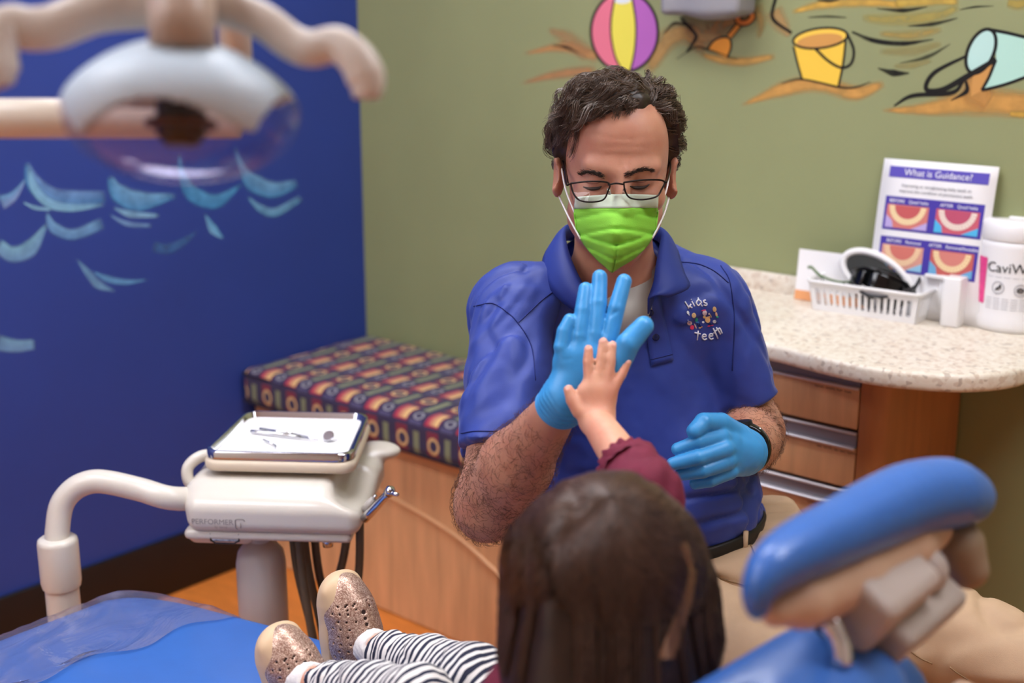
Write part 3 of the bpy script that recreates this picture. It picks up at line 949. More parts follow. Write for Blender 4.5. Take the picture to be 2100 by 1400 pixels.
# printed chart on a stand
corners = dict(tl=(1803, 343), tr=(2030, 354), bl=(1783, 545), br=(2004, 560))
foot = at_z(1790, 640, CT)
yb = -.125
A_ = at_y(1779, 560, yb - .0); B_ = at_y(2001, 570, yb)
A_ = at_y(1783, 558, -.045); wdir = np.array([1.0, 0, 0])
chart_w = .236
C0 = A_.copy()
def chart(a, h):
    ey = np.array([0, 1.0, 0])
    """a 0..1 across, h 0..1 up: leans back and bows a little"""
    back = .022 * h + .012 * h * h
    return C0 + wdir * (a * chart_w) + ez * (h * .245 - .012) + ey * (back)
ch = thing('tooth_chart', 'white printed chart of tooth photographs standing behind the basket', 'chart', tuple(C0))
G = np.array([[chart(a, h) for h in np.linspace(-(C0[2] - .012 - CT - .001) / .245, 1, 12)] for a in np.linspace(0, 1, 5)])
obj('sheet', MB().sheet(G, .0016), M_CARD, ch)
C_PUR, C_TITLE = '#46399c', '#5a4fb0'
def on_chart(a, h, lift): return chart(a, h) - ey * lift
def patch(mb, poly, col, lift):
    cc = lin(col); Vv = [on_chart(a, h, lift) for a, h in poly]
    mb.add(Vv, [tuple(range(len(poly)))], cc)
def rect_poly(a0, a1, h0, h1): return [(a0, h0), (a1, h0), (a1, h1), (a0, h1)]
banner = MB(); patch(banner, rect_poly(.065, .935, .855, .945), C_TITLE, .0016)
obj('title_banner', banner, M_PRINT, ch, smooth=False)
pan = [(.065, .935, .425, .70), (.065, .935, .085, .37)]
for q in pan:
    pm = MB(); patch(pm, rect_poly(*q), C_PUR, .0016); obj('photo_panel', pm, M_PRINT, ch, smooth=False)
def arch(cx, cy, rx, ry, w, n=16, a0=180, a1=360):
    o_ = [(cx + rx * math.cos(math.radians(a0 + (a1 - a0) * k / n)), cy + ry * math.sin(math.radians(a0 + (a1 - a0) * k / n))) for k in range(n + 1)]
    i_ = [(cx + (rx - w) * math.cos(math.radians(a0 + (a1 - a0) * k / n)), cy + (ry - w * 1.0) * math.sin(math.radians(a0 + (a1 - a0) * k / n))) for k in range(n + 1)]
    return o_, i_
for (a0, a1, h0, h1, gum, tooth, inner, drape) in [
    (.09, .465, .445, .635, '#cf7a72', '#ecd3a4', '#c05a5a', '#b6a4d6'), (.53, .905, .445, .635, '#c65c6c', '#e6d4c6', '#b8506a', '#4fb0dc'),
    (.09, .465, .105, .305, '#d79a8a', '#ecc8a0', '#cf7468', '#8fc0dc'), (.53, .905, .105, .305, '#c0605a', '#ecd0a0', '#d08074', '#6aa6cc')]:
    pm = MB(); w_, hh = a1 - a0, h1 - h0
    patch(pm, rect_poly(a0, a1, h0, h1), gum, .0022)
    patch(pm, [(a0, h0), (a0 + w_ * .2, h0), (a0 + w_ * .16, h0 + hh * .3), (a0, h0 + hh * .55)], drape, .0025)
    patch(pm, [(a1 - w_ * .38, h0), (a1, h0), (a1, h0 + hh * .35)], drape, .0025)
    cx, cy = (a0 + a1) / 2, h1 - hh * .04
    o_, i_ = arch(cx, cy, w_ * .44, hh * .80, w_ * .13)
    patch(pm, i_, inner, .0026)
    n_ = len(o_)
    for k in range(0, n_ - 1):
        patch(pm, [o_[k], (o_[k][0] * .08 + o_[k + 1][0] * .92, o_[k][1] * .08 + o_[k + 1][1] * .92), (i_[k][0] * .08 + i_[k + 1][0] * .92, i_[k][1] * .08 + i_[k + 1][1] * .92), i_[k]], tooth, .0028)
    obj('tooth_photo', pm, M_PRINT, ch, smooth=False)
M_TXTW = mat('white_print', '#f2f0f6', rough=.6, var=0); M_TXTK = mat('dark_print', '#4a4a55', rough=.6, var=0)
def chart_text(body, size, a, h, m_, lift=.003):
    V, Fc = text_mesh(body, size)
    Vw = np.array([on_chart(a + x / chart_w, h + y / .245, lift) for x, y, z in V])
    obj('lettering', (Vw, Fc), m_, ch, smooth=False)
chart_text('What is Guidance?', .0185, .5, .90, M_TXTW)
chart_text('Improving or straightening baby teeth to', .0088, .5, .795, M_TXTK)
chart_text('improve the condition of permanent teeth', .0088, .5, .75, M_TXTK)
for bdy, a, h in (('BEFORE   Quad helix', .28, .665), ('AFTER   Quad helix', .72, .665), ('BEFORE   Removal', .28, .337), ('AFTER   Removal/Invisible', .72, .337)):
    chart_text(bdy, .0095, a, h, M_TXTW)
# stand in front of the chart: long tray and end block
st = thing('chart_stand', 'white plastic stand with an upright end block beside the wipes canister', 'stand', tuple(at_z(1940, 655, CT)))
e0 = at_z(1926, 668, CT); e1 = at_z(1978, 657, CT)
wv = np.linalg.norm(e1 - e0)
bx_ = frame_mat((e0[0], e0[1], ZC), ex, ey, ez)
def lbox(lo, hi, bev=.003): 
    m_ = MB().rbox(lo, hi, bev); m_.V = [bx_(v) for v in m_.V]; return m_
obj('end_block', lbox((0, 0, 0), (.036, .040, .098)), M_WHITEP, st)
obj('back_rail', lbox((-.02, .036, 0), (.036, .044, .094), .002), M_WHITEP, st)
obj('ledge', lbox((-.05, .030, .086), (-.001, .040, .094), .002), M_WHITEP, st)

# canister of wipes
CR = .072
cc = np.array(at_z(2072, 668, CT)); cc[2] = ZC
dirc = CAM - cc; dirc[2] = 0; dirc /= np.linalg.norm(dirc)
can = thing('wipes_canister', 'white canister of disinfecting wipes with a pink stripe label', 'canister', tuple(cc))
H_ = .188
obj('body', MB().lathe([(.0, .0), (CR * .96, 0), (CR * 1.02, .005), (CR * 1.03, .012), (CR * 1.02, .026), (CR * .99, .032), (CR * .975, H_ - .026), (CR * .97, H_ - .016), (CR * .92, H_ - .012), (0, H_ - .012)], cc, 56), M_WHITEP, can, sharp=50)
lid = obj('lid', MB().lathe([(0, H_ - .0118), (CR * .955, H_ - .0115), (CR * .985, H_ - .008), (CR * .975, H_ + .014), (CR * .90, H_ + .026), (CR * .82, H_ + .029), (CR * .80, H_ + .026), (0, H_ + .026)], cc, 56), M_WHITEP, can, sharp=50)
obj('flip_tab', MB().rbox(tuple(cc + np.array([-.018, -.018, H_ + .0255])), tuple(cc + np.array([.018, .018, H_ + .031])), .002), M_WHITEP, lid)
a_cam = math.atan2(dirc[1], dirc[0])
def on_can(s_, z, lift=.0006):
    """s_: arc length to the viewer's right of the facing line"""
    a = a_cam + s_ / CR
    r = CR * .99 + lift
    return cc + np.array([r * math.cos(a), r * math.sin(a), z])
def wrap(s0, s1, z0, z1, lift=.0006, n=14):
    return np.array([[on_can(s, z, lift) for z in (z0, z1)] for s in np.linspace(s0, s1, n)])
M_PINK = mat('pink_label', '#e8488e', rough=.45, var=.12, vscale=90)
obj('pink_stripe', MB().grid(wrap(-.098, -.060, .052, .142)), M_PINK, can)
M_BLK = mat('black_print', '#1a1a1c', rough=.5, var=0); M_GRYP = mat('grey_print', '#8c8c94', rough=.5, var=0)
def can_text(body, size, s_, z, m_, align='LEFT'):
    V, Fc = text_mesh(body, size, align)
    obj('lettering', (np.array([on_can(s_ + x, z + y, .0009) for x, y, q in V]), Fc), m_, can, smooth=False)
can_text('CaviWipes', .0275, -.057, .126, M_BLK)
for q, z in ((-.030, .088), (.012, .086)):
    obj('safety_icon', MB().tube([on_can(q + .0115 * math.cos(a), z + .0115 * math.sin(a), .001) for a in np.linspace(0, 6.2832, 24)], .0006, 4, cap=False), M_GRYP, can)
obj('no_hand_icon', MB().tube([on_can(-.030 + x * 1.4, .088 + y * 1.4, .0012) for x, y in ((-.003, -.004), (-.001, .001), (0, -.003), (.002, .003), (.0035, -.001), (.003, .005))], .0012, 4), M_BLK, can)
obj('eye_icon', MB().tube([on_can(.012 + .006 * math.cos(a), .086 + .0035 * math.sin(a), .0012) for a in np.linspace(0, 6.2832, 14)], .0016, 4, cap=False), M_BLK, can)
fine = MB()
for j, z in enumerate((.108, .066, .061, .056, .051, .046)):
    for i in range(7): fine.add(np.concatenate(wrap(-.054 + i * .0165, -.054 + i * .0165 + .013, z, z + .0008, .0009, 4)), [(0, 1, 3, 2), (2, 3, 5, 4), (4, 5, 7, 6)])
obj('fine_print', fine, M_GRYP, can, smooth=False)['kind'] = 'stuff'
# ================================================================== dental chair
M_BLUEV = mat('blue_vinyl', '#3868b4', rough=.36, var=.04, vscale=20, coat=.15, bump=.03, bscale=500)
M_BEIGE = mat('beige_moulded_plastic', '#c9a68c', rough=.5, var=.03)
M_IVORY = mat('ivory_enamel', '#d3cbbf', rough=.3, var=.02, coat=.2)
M_CHROME = mat('chrome', '#d4d4d8', rough=.12, metal=1.0, var=0)
M_DARKM = mat('dark_metal', '#23222a', rough=.4, metal=.4)
CY = -1.565
chair = thing('dental_chair', 'blue vinyl dental chair the child sits on, with padded headrest', 'dental chair', (1.7, CY, 0))


def slab(outline, z0, z1, bev, seg=4):
    bm = bmesh.new(); vs = [bm.verts.new((x, y, z0)) for x, y in outline]; f0 = bm.faces.new(vs)
    ex_ = bmesh.ops.extrude_face_region(bm, geom=[f0])
    for g in ex_['geom']:
        if isinstance(g, bmesh.types.BMVert): g.co.z = z1
    bmesh.ops.recalc_face_normals(bm, faces=bm.faces[:])
    es = [e for e in bm.edges if abs(e.verts[0].co.z - e.verts[1].co.z) < 1e-6]
    bmesh.ops.bevel(bm, geom=es, offset=bev, segments=seg, affect='EDGES', profile=.5)
    bm.verts.index_update()
    r = [v.co[:] for v in bm.verts], [[v.index for v in q.verts] for q in bm.faces]; bm.free(); return r


half = [(.925, .0), (.925, .10), (.955, .145), (1.03, .185), (1.14, .215), (1.30, .252), (1.5, .28), (1.8, .29), (2.02, .28), (2.10, .24)]
hs = spline([(x, y, 0) for x, y in half[1:]], 30)
outl = [(p[0], CY - p[1]) for p in hs] + [(p[0], CY + p[1]) for p in hs[::-1]]
V_, F_ = slab(outl, .455, .55, .03)
obj('leg_rest', MB().add(V_, F_), M_BLUEV, chair, sharp=50)
o2 = [(x * .985 + .025, CY + (y - CY) * .9) for x, y in outl]
V_, F_ = slab(o2, .42, .4545, .012)
obj('seat_frame', MB().add(V_, F_), M_IVORY, chair, sharp=50)
obj('lift_column', MB().lathe([(.16, .06), (.16, .10), (.11, .13), (.10, .4195), (0, .4195)], (1.75, CY, 0), 32), M_IVORY, chair, sharp=50)
V_, F_ = slab([(x, y) for x, y in rrect(1.35, 2.15, CY - .2, CY + .2, .12, 8)], .0005, .06, .015)
obj('base_plate', MB().add(V_, F_), M_IVORY, chair, sharp=50)
# backrest
ta = math.radians(24)
HB = np.array([math.sin(ta), 0, math.cos(ta)]); NB = np.array([-math.cos(ta), 0, math.sin(ta)]); YB = np.array([0, 1.0, 0])
RB = np.stack([NB, YB, HB], 1)
b0_ = np.array([2.12, CY, .50])
f = Field((1.95, CY - .32, .42), (2.5, CY + .32, 1.12), .006)
f.rbox(b0_ + HB * .16, (.048, .245, .17), .045, RB, k=.03)
f.rbox(b0_ + HB * .33 - YB * .01, (.046, .165, .12), .045, RB, k=.06)
f.rbox(b0_ + HB * .43 - YB * .035, (.040, .080, .080), .038, RB, k=.04)
f.cone(P(1650, 1378, 1.12), P(1470, 1500, 1.08), .038, .042, k=.03)
obj('backrest', f.mesh(), M_BLUEV, chair)
f = Field((2.0, CY - .25, .42), (2.5, CY + .25, 1.06), .006)
f.rbox(b0_ + HB * .22 - NB * .058, (.014, .15, .24), .012, RB)
obj('back_shell', f.mesh(), M_BEIGE, chair)
# headrest: a curved pad with a moulded shell, tilting mechanism behind
hr = np.array([2.302, -1.545, 1.062])
ah = math.radians(58)
HN = np.array([-math.sin(ah), 0, math.cos(ah)]); HH = np.array([math.cos(ah), 0, math.sin(ah)])
YH = np.array([0.0, 1.0, 0.0])
RH = np.stack([HN, YH, HH], 1)
pad = [P(x, y, d) for x, y, d in ((1552, 1252, 1.005), (1553, 1212, 1.0), (1585, 1162, 1.01), (1648, 1124, 1.04), (1725, 1088, 1.08), (1790, 1056, 1.115), (1868, 1022, 1.16), (1945, 1010, 1.20), (1992, 1018, 1.225))]
rad = [.008, .012, .0175, .022, .0245, .0275, .030, .030, .0205]
deep = ray(1780, 1110); deep /= np.linalg.norm(deep)
pad_s = spline(pad, 34); rad_s = np.interp(np.linspace(0, 1, 34), np.linspace(0, 1, 9), rad)
f = Field(hr - .30, hr + .30, .005)
f.path(pad_s, rad_s, k=.0015)
for off, kk in ((.022, .93), (.044, .86), (.062, .74)):
    f2 = Field(hr - .30, hr + .30, .005); f2.path(pad_s[5:] + deep * off, rad_s[5:] * kk, k=.0015)
    h_ = np.clip(.5 + .5 * (f.D - f2.D) / .02, 0, 1); f.D = f.D * (1 - h_) + f2.D * h_ - .02 * h_ * (1 - h_)
hp = obj('headrest_pad', f.mesh(), M_BLUEV, chair)
f = Field(hr - .30, hr + .30, .005)
f.path([P(x, y, d) + deep * .012 for x, y, d in ((1588, 1252, 1.02), (1640, 1232, 1.04), (1740, 1180, 1.10), (1850, 1120, 1.16), (1915, 1085, 1.20))], [.014, .0225, .030, .028, .018], k=.008)
obj('headrest_shell', f.mesh(), M_BEIGE, chair)
f = Field(hr - .30, hr + .30, .004)
f.rbox(P(1808, 1222, 1.12), (.026, .054, .030), .012, RH, k=.004)
obj('tilt_housing', f.mesh(), mat('grey_plastic_housing', '#b3a49b', rough=.5), chair)
f = Field(hr - .30, hr + .30, .004)
f.rbox(P(1880, 1262, 1.155), (.020, .066, .018), .010, RH, k=.004)
obj('glide_housing', f.mesh(), mat('grey_plastic_glide', '#a99b92', rough=.5), chair)
f = Field(hr - .30, hr + .30, .004)
f.ell(P(1890, 1168, 1.17), (.024, .022, .024), RH, k=.004)
obj('tilt_knob', f.mesh(), mat('grey_plastic_knob', '#b5a79f', rough=.45), chair)
f = Field(hr - .30, hr + .30, .004)
f.cone(P(1965, 1120, 1.235), P(1985, 1165, 1.235), .026, .020, k=.004)
obj('end_cap', f.mesh(), mat('tan_plastic_cap', '#8d7862', rough=.5), chair)
bar = [P(1800, 1250, 1.14), P(1770, 1300, 1.13), b0_ + HB * .36 - NB * .03 + YB * .02, b0_ + HB * .2 - NB * .03 + YB * .02]
obj('glide_bar', MB().tube(spline(bar, 14), .011, 10, flat=((0, 1, 0), 2.2)), M_DARKM, chair)
lv = P(1700, 1272, 1.075); lv2 = P(1728, 1365, 1.07)
obj('release_lever', MB().tube(spline([lv, (lv + lv2) / 2 + np.array([.004, 0, .002]), lv2], 10), [.011, .011, .010, .009, .009, .009, .009, .009, .009, .008], 12), M_CHROME, chair)
obj('lever_mount', MB().tube([P(1715, 1262, 1.11), P(1690, 1310, 1.115), P(1780, 1335, 1.115)], .016, 12), M_DARKM, chair)

# clear film slipped over the foot of the chair: a wrinkled sleeve
def film_mat():
    m, nt, b = newmat('clear_plastic_film')
    N = nt.nodes.new; L = nt.links.new
    tr = N('ShaderNodeBsdfTransparent'); tr.inputs[0].default_value = (.93, .94, .95, 1)
    gl = N('ShaderNodeBsdfGlossy'); gl.inputs['Roughness'].default_value = .16; gl.inputs[0].default_value = (.9, .9, .95, 1)
    df = N('ShaderNodeBsdfDiffuse'); df.inputs[0].default_value = lin('#9d98b0')
    tc = N('ShaderNodeTexCoord'); mp = N('ShaderNodeMapping'); mp.inputs['Scale'].default_value = (5, 2.5, 5); mp.inputs['Rotation'].default_value = (0, 0, .6)
    L(tc.outputs['Object'], mp.inputs[0])
    n = N('ShaderNodeTexNoise'); n.inputs['Scale'].default_value = 2.2; n.inputs['Detail'].default_value = 5; n.inputs['Distortion'].default_value = 1.2; L(mp.outputs[0], n.inputs['Vector'])
    bp = N('ShaderNodeBump'); bp.inputs['Strength'].default_value = .8; bp.inputs['Distance'].default_value = .012; L(n.outputs[0], bp.inputs['Height'])
    L(bp.outputs[0], gl.inputs['Normal'])
    lw = N('ShaderNodeLayerWeight'); lw.inputs[0].default_value = .5; L(bp.outputs[0], lw.inputs['Normal'])
    pw = N('ShaderNodeMath'); pw.operation = 'POWER'; pw.inputs[1].default_value = 3; L(lw.outputs['Facing'], pw.inputs[0])
    fr = N('ShaderNodeMath'); fr.operation = 'MULTIPLY_ADD'; fr.inputs[1].default_value = .6; fr.inputs[2].default_value = .05; L(pw.outputs[0], fr.inputs[0])
    mr = N('ShaderNodeMapRange'); mr.inputs[1].default_value = .5; mr.inputs[2].default_value = .75; mr.inputs[3].default_value = .16; mr.inputs[4].default_value = .46; L(n.outputs[0], mr.inputs[0])
    m1 = N('ShaderNodeMixShader'); L(mr.outputs[0], m1.inputs[0]); L(tr.outputs[0], m1.inputs[1]); L(df.outputs[0], m1.inputs[2])
    m2 = N('ShaderNodeMixShader'); L(fr.outputs[0], m2.inputs[0]); L(m1.outputs[0], m2.inputs[1]); L(gl.outputs[0], m2.inputs[2])
    L(m2.outputs[0], nt.nodes['Material Output'].inputs['Surface'])
    return m


M_FILM = film_mat()
G = []
for x in np.linspace(.915, 1.125, 26):
    y_h = np.interp(x, [p[0] for p in hs], [p[1] for p in hs]) if x > .925 else .10
    row = []
    for s_ in np.linspace(-1, 1, 44):
        yy = CY + s_ * (y_h + .012)
        drop = max(0, abs(s_) - .86) / .14
        zz = .5535 - .05 * drop ** 2 - (.03 * max(0, (.94 - x) / .025) ** 2)
        w_ = .003 * vnoise(np.array([[x * 10 + s_ * 2, s_ * 5, 3.3]]), 5)[0] + .0012 * vnoise(np.array([[x * 30, s_ * 8 + x * 14, 1.3]]), 6)[0]
        xx = x + (.012 * math.sin(s_ * 9) + .03 * s_ if x > 1.1 else 0)
        row.append((xx, yy, zz + abs(w_) * 1.4 + .0005))
    G.append(row)
film = obj('foot_cover', MB().grid(np.array(G)), M_FILM, chair)
film['label'] = 'clear wrinkled plastic film over the foot end'

# ================================================================== delivery unit with tray
U_O = P(567, 940, 2.2)
ud = math.radians(40.8 - 4)
UX = np.array([math.cos(ud), math.sin(ud), 0]); UY = np.array([-math.sin(ud), math.cos(ud), 0]); UZ = np.array([0, 0, 1.0])
TU = frame_mat(U_O, UX, UY, UZ)
U3 = np.stack([UX, UY, UZ], 1)
unit = thing('delivery_unit', 'ivory dental delivery unit on a bent arm beside the chair foot', 'dental unit', (U_O[0], U_O[1], 0))
f = Field((-.24, -.16, -.20), (.24, .30, .06), .003)
f.rbox((.002, .075, -.088), (.150, .135, .030), .022, k=.01)
f.rbox((-.03, .09, -.066), (.125, .11, .022), .02, k=.05)           # raised crown under the tray
f.ell((.150, .03, -.055), (.05, .09, .028), k=.02, cut=True)        # sloping right shoulder
for j in range(4): f.cone((.120, -.02 + .045 * j, -.050), (.185, -.03 + .045 * j, -.066), .013, .013, k=.004, cut=True)   # holder notches
f.ell((.135, .215, -.058), (.045, .035, .016), k=.012)
V, Q = f.mesh(); obj('body', (TU(V), Q), M_IVORY, unit)
f = Field((-.2, -.1, -.17), (.2, .25, -.10), .003)
f.rbox((-.01, .075, -.124), (.145, .125, .009), .008, k=.004)
f.rbox((-.095, .06, -.132), (.055, .10, .014), .012, k=.012)
V, Q = f.mesh(); obj('under_tray', (TU(V), Q), M_IVORY, unit)
obj('gauge', MB().add(TU(np.array(MB().rbox((-.107, -.048, -.136), (-.060, -.040, -.121), .003).V[0])), MB().rbox((0, 0, 0), (1, 1, 1), .1).Fc), mat('clear_gauge', '#b9bcc2', rough=.15, var=.5, vscale=160, metal=.3), unit)
gf = [(-.108, -.0482, -.120), (-.108, -.0482, -.133), (-.100, -.0482, -.138), (-.068, -.0482, -.138), (-.059, -.0482, -.133), (-.059, -.0482, -.120)]
obj('gauge_frame', MB().tube(TU(np.array(gf)), .0016, 6), M_DARKM, unit)
M_GREYL = mat('grey_lettering', '#8d8580', rough=.5, var=0)
for body, sz, x, z in (('PERFORMER', .0135, -.136, -.0945), ('by dental', .006, -.096, -.1035)):
    V, Fc = text_mesh(body, sz, 'LEFT')
    obj('lettering', (TU(np.array([(x + a, -.0605, z + b) for a, b, q in V])), Fc), M_GREYL, unit, smooth=False)
lg = rrect(-.060, -.044, -.106, -.088, .004)
obj('logo', MB().tube(TU(np.array([(x, -.0605, z) for x, z in lg[:18]])), .0008, 4).tube(TU(np.array([(-.051, -.0605, -.104), (-.051, -.0605, -.094)])), .0008, 4), M_GREYL, unit)
# tray holder, loop and tray
def taper(pts, k=.93, y1=.25): return [(x * (1 - (1 - k) * y / y1), y) for x, y in pts]
hold = taper(rrect(-.135, .135, .0, .245, .03, 6), .90)
V_, F_ = slab(hold, -.028, -.006, .009, 3)
obj('tray_holder', MB().add(TU(np.array(V_)), F_), mat('cream_plastic', '#dccbb2', rough=.4, var=.02), unit, sharp=50)
obj('loop_handle', MB().tube(spline([TU(np.array(p)) for p in ((-.12, .06, -.016), (-.150, .05, -.018), (-.170, .04, -.036), (-.166, .035, -.062), (-.145, .04, -.074), (-.10, .05, -.078))], 26), .0105, 12), M_IVORY, unit)
obj('mount_post', MB().tube([TU(np.array((0, .12, -.07))), TU(np.array((0, .12, -.024)))], .02, 14), M_IVORY, unit)
# arm, collar and post to the floor
PX = P(118, 1150, 2.2)
armp = [TU(np.array((-.11, .06, -.095)))] + [P(x, y, 2.2) for x, y in ((360, 1022), (290, 1004), (225, 989), (185, 988), (150, 1004), (126, 1036), (118, 1085), (118, 1110))]
obj('bent_arm', MB().tube(spline(armp, 44), .0205, 18), M_IVORY, unit)
zc1 = P(118, 1100, 2.2)[2]; zc0 = P(118, 1212, 2.2)[2]
col_c = P(118, 1110, 2.2)
obj('collar', MB().lathe([(.0, zc1), (.028, zc1), (.033, zc1 - .004), (.034, zc1 - .01), (.034, zc0 + .01), (.032, zc0), (0, zc0)][::-1], (col_c[0], col_c[1], 0), 28), M_IVORY, unit, sharp=45)
obj('post', MB().lathe([(.09, .0005), (.09, .012), (.03, .02), (.0285, .03), (.0285, zc0 + .005), (0, zc0 + .005)], (col_c[0], col_c[1], 0), 28), M_IVORY, unit, sharp=45)
# water bottle
bt = TU(np.array((-.045, .03, 0)))
bz = U_O[2]
prof = [(0, -.40), (.038, -.40), (.044, -.392), (.044, -.205), (.040, -.185), (.030, -.172), (.017, -.165), (.0165, -.138), (0, -.138)]
obj('water_bottle', MB().lathe([(r, z + bz) for r, z in prof], (bt[0], bt[1], 0), 32), mat('frosted_bottle', '#c9c4c4', rough=.35, var=.02, trans=.15), unit, sharp=50)
M_HOSE = mat('grey_brown_hose', '#5e554a', rough=.5)
for (x0, y0, pts) in ((.012, .03, ((.02, .03, -.22), (.045, .02, -.34), (.055, .02, -.46))), (.034, .02, ((.04, .03, -.22), (.06, .03, -.34), (.065, .04, -.46))), (.046, .05, ((.055, .05, -.24), (.085, .05, -.36), (.10, .05, -.43))),
                      (.115, .05, ((.10, .05, -.20), (.075, .05, -.30), (.07, .05, -.45))), (.130, .06, ((.125, .05, -.24), (.10, .04, -.36), (.075, .03, -.46))), (.03, .0, ((.037, .0, -.22), (.05, .0, -.34), (.062, .01, -.46)))):
    obj('hose', MB().tube(spline([TU(np.array(p)) for p in ((x0, y0, -.11),) + pts], 20), .0075, 8), M_HOSE, unit)
obj('drain_knob', MB().lathe([(.0, -.150), (.009, -.150), (.009, -.138), (.006, -.134), (.006, -.128), (0, -.128)], tuple(TU(np.array((.088, -.02, 0)))), 14), M_CHROME, unit)

# handpiece resting in the holder
h0 = P(747, 1064, 2.17); h1 = P(797, 1010, 2.13)
hpz = thing('handpiece', 'silver dental handpiece resting in the right edge of the delivery unit', 'handpiece', tuple(h0))
ds = (h1 - h0)
obj('barrel', MB().tube([h0, h0 + ds * .25, h0 + ds * .6, h0 + ds * .9, h1], [.0078, .0085, .0075, .0068, .0072], 16), M_CHROME, hpz)
obj('head', MB().tube([h1 - ds * .02, h1 + ds * .10, h1 + ds * .16], [.0088, .0094, .005], 14), M_CHROME, hpz)
h2 = P(816, 1014, 2.11)
obj('nozzle', MB().tube([h1, (h1 + h2) / 2, h2], [.0045, .0038, .003], 10), M_CHROME, hpz)
sy = thing('air_syringe', 'clear grey tipped syringe in the delivery unit holder', 'syringe', tuple(P(760, 1035, 2.19)))
s0 = P(750, 1045, 2.2); s1 = P(766, 1022, 2.19)
obj('barrel', MB().tube([s0, (s0 + s1) / 2, s1], [.009, .008, .0055], 12), mat('grey_translucent', '#b3aca6', rough=.3), sy)
obj('tip', MB().tube([s1, s1 + (s1 - s0) * .3], [.0035, .003], 8), M_CHROME, sy)

# instrument tray
tr = thing('instrument_tray', 'shiny metal instrument tray lined with white paper on the delivery unit', 'tray', tuple(TU(np.array((0, .12, -.006)))))
o_out = taper(rrect(-.131, .131, .004, .241, .028, 6), .90); o_in = taper(rrect(-.119, .119, .016, .229, .022, 6), .90)
n_ = len(o_out); Vt = []
for ol, z in ((o_in, -.0052), (o_out, -.0052), (o_out, .006), ([(x * .985, .1225 + (y - .1225) * .985) for x, y in o_out], .0085), ([(x * .95, .1225 + (y - .1225) * .95) for x, y in o_out], .0085), (o_in, -.002)):
    Vt += [(x, y, z) for x, y in ol]
Fc = [(i * n_ + j, i * n_ + (j + 1) % n_, (i + 1) * n_ + (j + 1) % n_, (i + 1) * n_ + j) for i in range(5) for j in range(n_)]
Fc += [tuple(range(n_)), tuple(5 * n_ + j for j in range(n_))]
obj('pan', MB().add(TU(np.array(Vt)), Fc), M_CHROME, tr, sharp=50)
liner = taper(rrect(-.117, .117, .018, .227, .02, 6), .90)
pl = thing('tray_paper', 'white paper liner in the metal instrument tray', 'paper', tuple(TU(np.array((0, .12, -.0015)))))
obj('sheet', MB().add(TU(np.array([(x, y, z) for z in (-.0016, -.0008) for x, y in liner])), [tuple(range(len(liner)))[::-1], tuple(range(len(liner), 2 * len(liner)))] + [(j, (j + 1) % len(liner), len(liner) + (j + 1) % len(liner), len(liner) + j) for j in range(len(liner))]), M_CARD, pl, smooth=False)
zt_ = U_O[2] + .0016
def T(px, py, dz=0.0): p_ = at_z(px, py, zt_); p_[2] += dz; return p_
mi = thing('dental_mirror', 'steel dental mirror lying on the tray paper', 'dental mirror', tuple(T(600, 895)))
a0, a1, a2 = T(515, 887, .003), T(615, 899, .003), T(652, 905, .003)
obj('handle', MB().tube([a0, a0 * .9 + a1 * .1, a1], [.003, .0032, .003], 10), M_CHROME, mi)
obj('shank', MB().tube([a1, a2], [.0017, .0012], 8), M_CHROME, mi)
mc = T(674, 902, .008); nn = -FW * .75 + UZ * .6 - RT * .25
obj('mirror_head', MB().lathe([(0, -.0015), (.0095, -.0015), (.0105, 0), (.0095, .0015), (0, .0015)], tuple(mc), 24, ax=nn), M_CHROME, mi, sharp=40)
exq = thing('dental_explorer', 'thin steel explorer beside the dental mirror on the tray paper', 'dental probe', tuple(T(560, 888)))
obj('handle', MB().tube([T(533, 882, .003), T(598, 892, .003)], .0026, 10), M_CHROME, exq)
obj('shank', MB().tube([T(598, 892, .003), T(632, 898, .0025), T(642, 900, .001)], [.0016, .001, .0005], 8), M_CHROME, exq)
sch = thing('dental_scaler', 'small hooked steel scaler tip at the front of the tray paper', 'dental probe', tuple(T(555, 912)))
obj('shank', MB().tube([T(540, 903, .0018), T(560, 912, .0018)], .0015, 8), M_CHROME, sch)
obj('hook', MB().tube([T(560, 912, .0018), T(566, 916, .0018), T(563, 922, .0016)], [.0015, .0014, .0007], 8), M_CHROME, sch)

# ================================================================== dental lamp overhead
M_SHELL = mat('white_reflector', '#b7c6d2', rough=.45, var=.02)
def shield_mat():
    m, nt, b = newmat('clear_shield')
    N = nt.nodes.new; L = nt.links.new
    tr_ = N('ShaderNodeBsdfTransparent'); tr_.inputs[0].default_value = (.90, .86, .93, 1)
    gl = N('ShaderNodeBsdfGlossy'); gl.inputs['Roughness'].default_value = .05
    lw = N('ShaderNodeLayerWeight'); lw.inputs[0].default_value = .5
    pw = N('ShaderNodeMath'); pw.operation = 'POWER'; pw.inputs[1].default_value = 2.5; L(lw.outputs['Facing'], pw.inputs[0])
    fr = N('ShaderNodeMath'); fr.operation = 'MULTIPLY_ADD'; fr.inputs[1].default_value = .28; fr.inputs[2].default_value = .04; L(pw.outputs[0], fr.inputs[0])
    mx = N('ShaderNodeMixShader'); L(fr.outputs[0], mx.inputs[0]); L(tr_.outputs[0], mx.inputs[1]); L(gl.outputs[0], mx.inputs[2])
    L(mx.outputs[0], nt.nodes['Material Output'].inputs['Surface'])
    return m


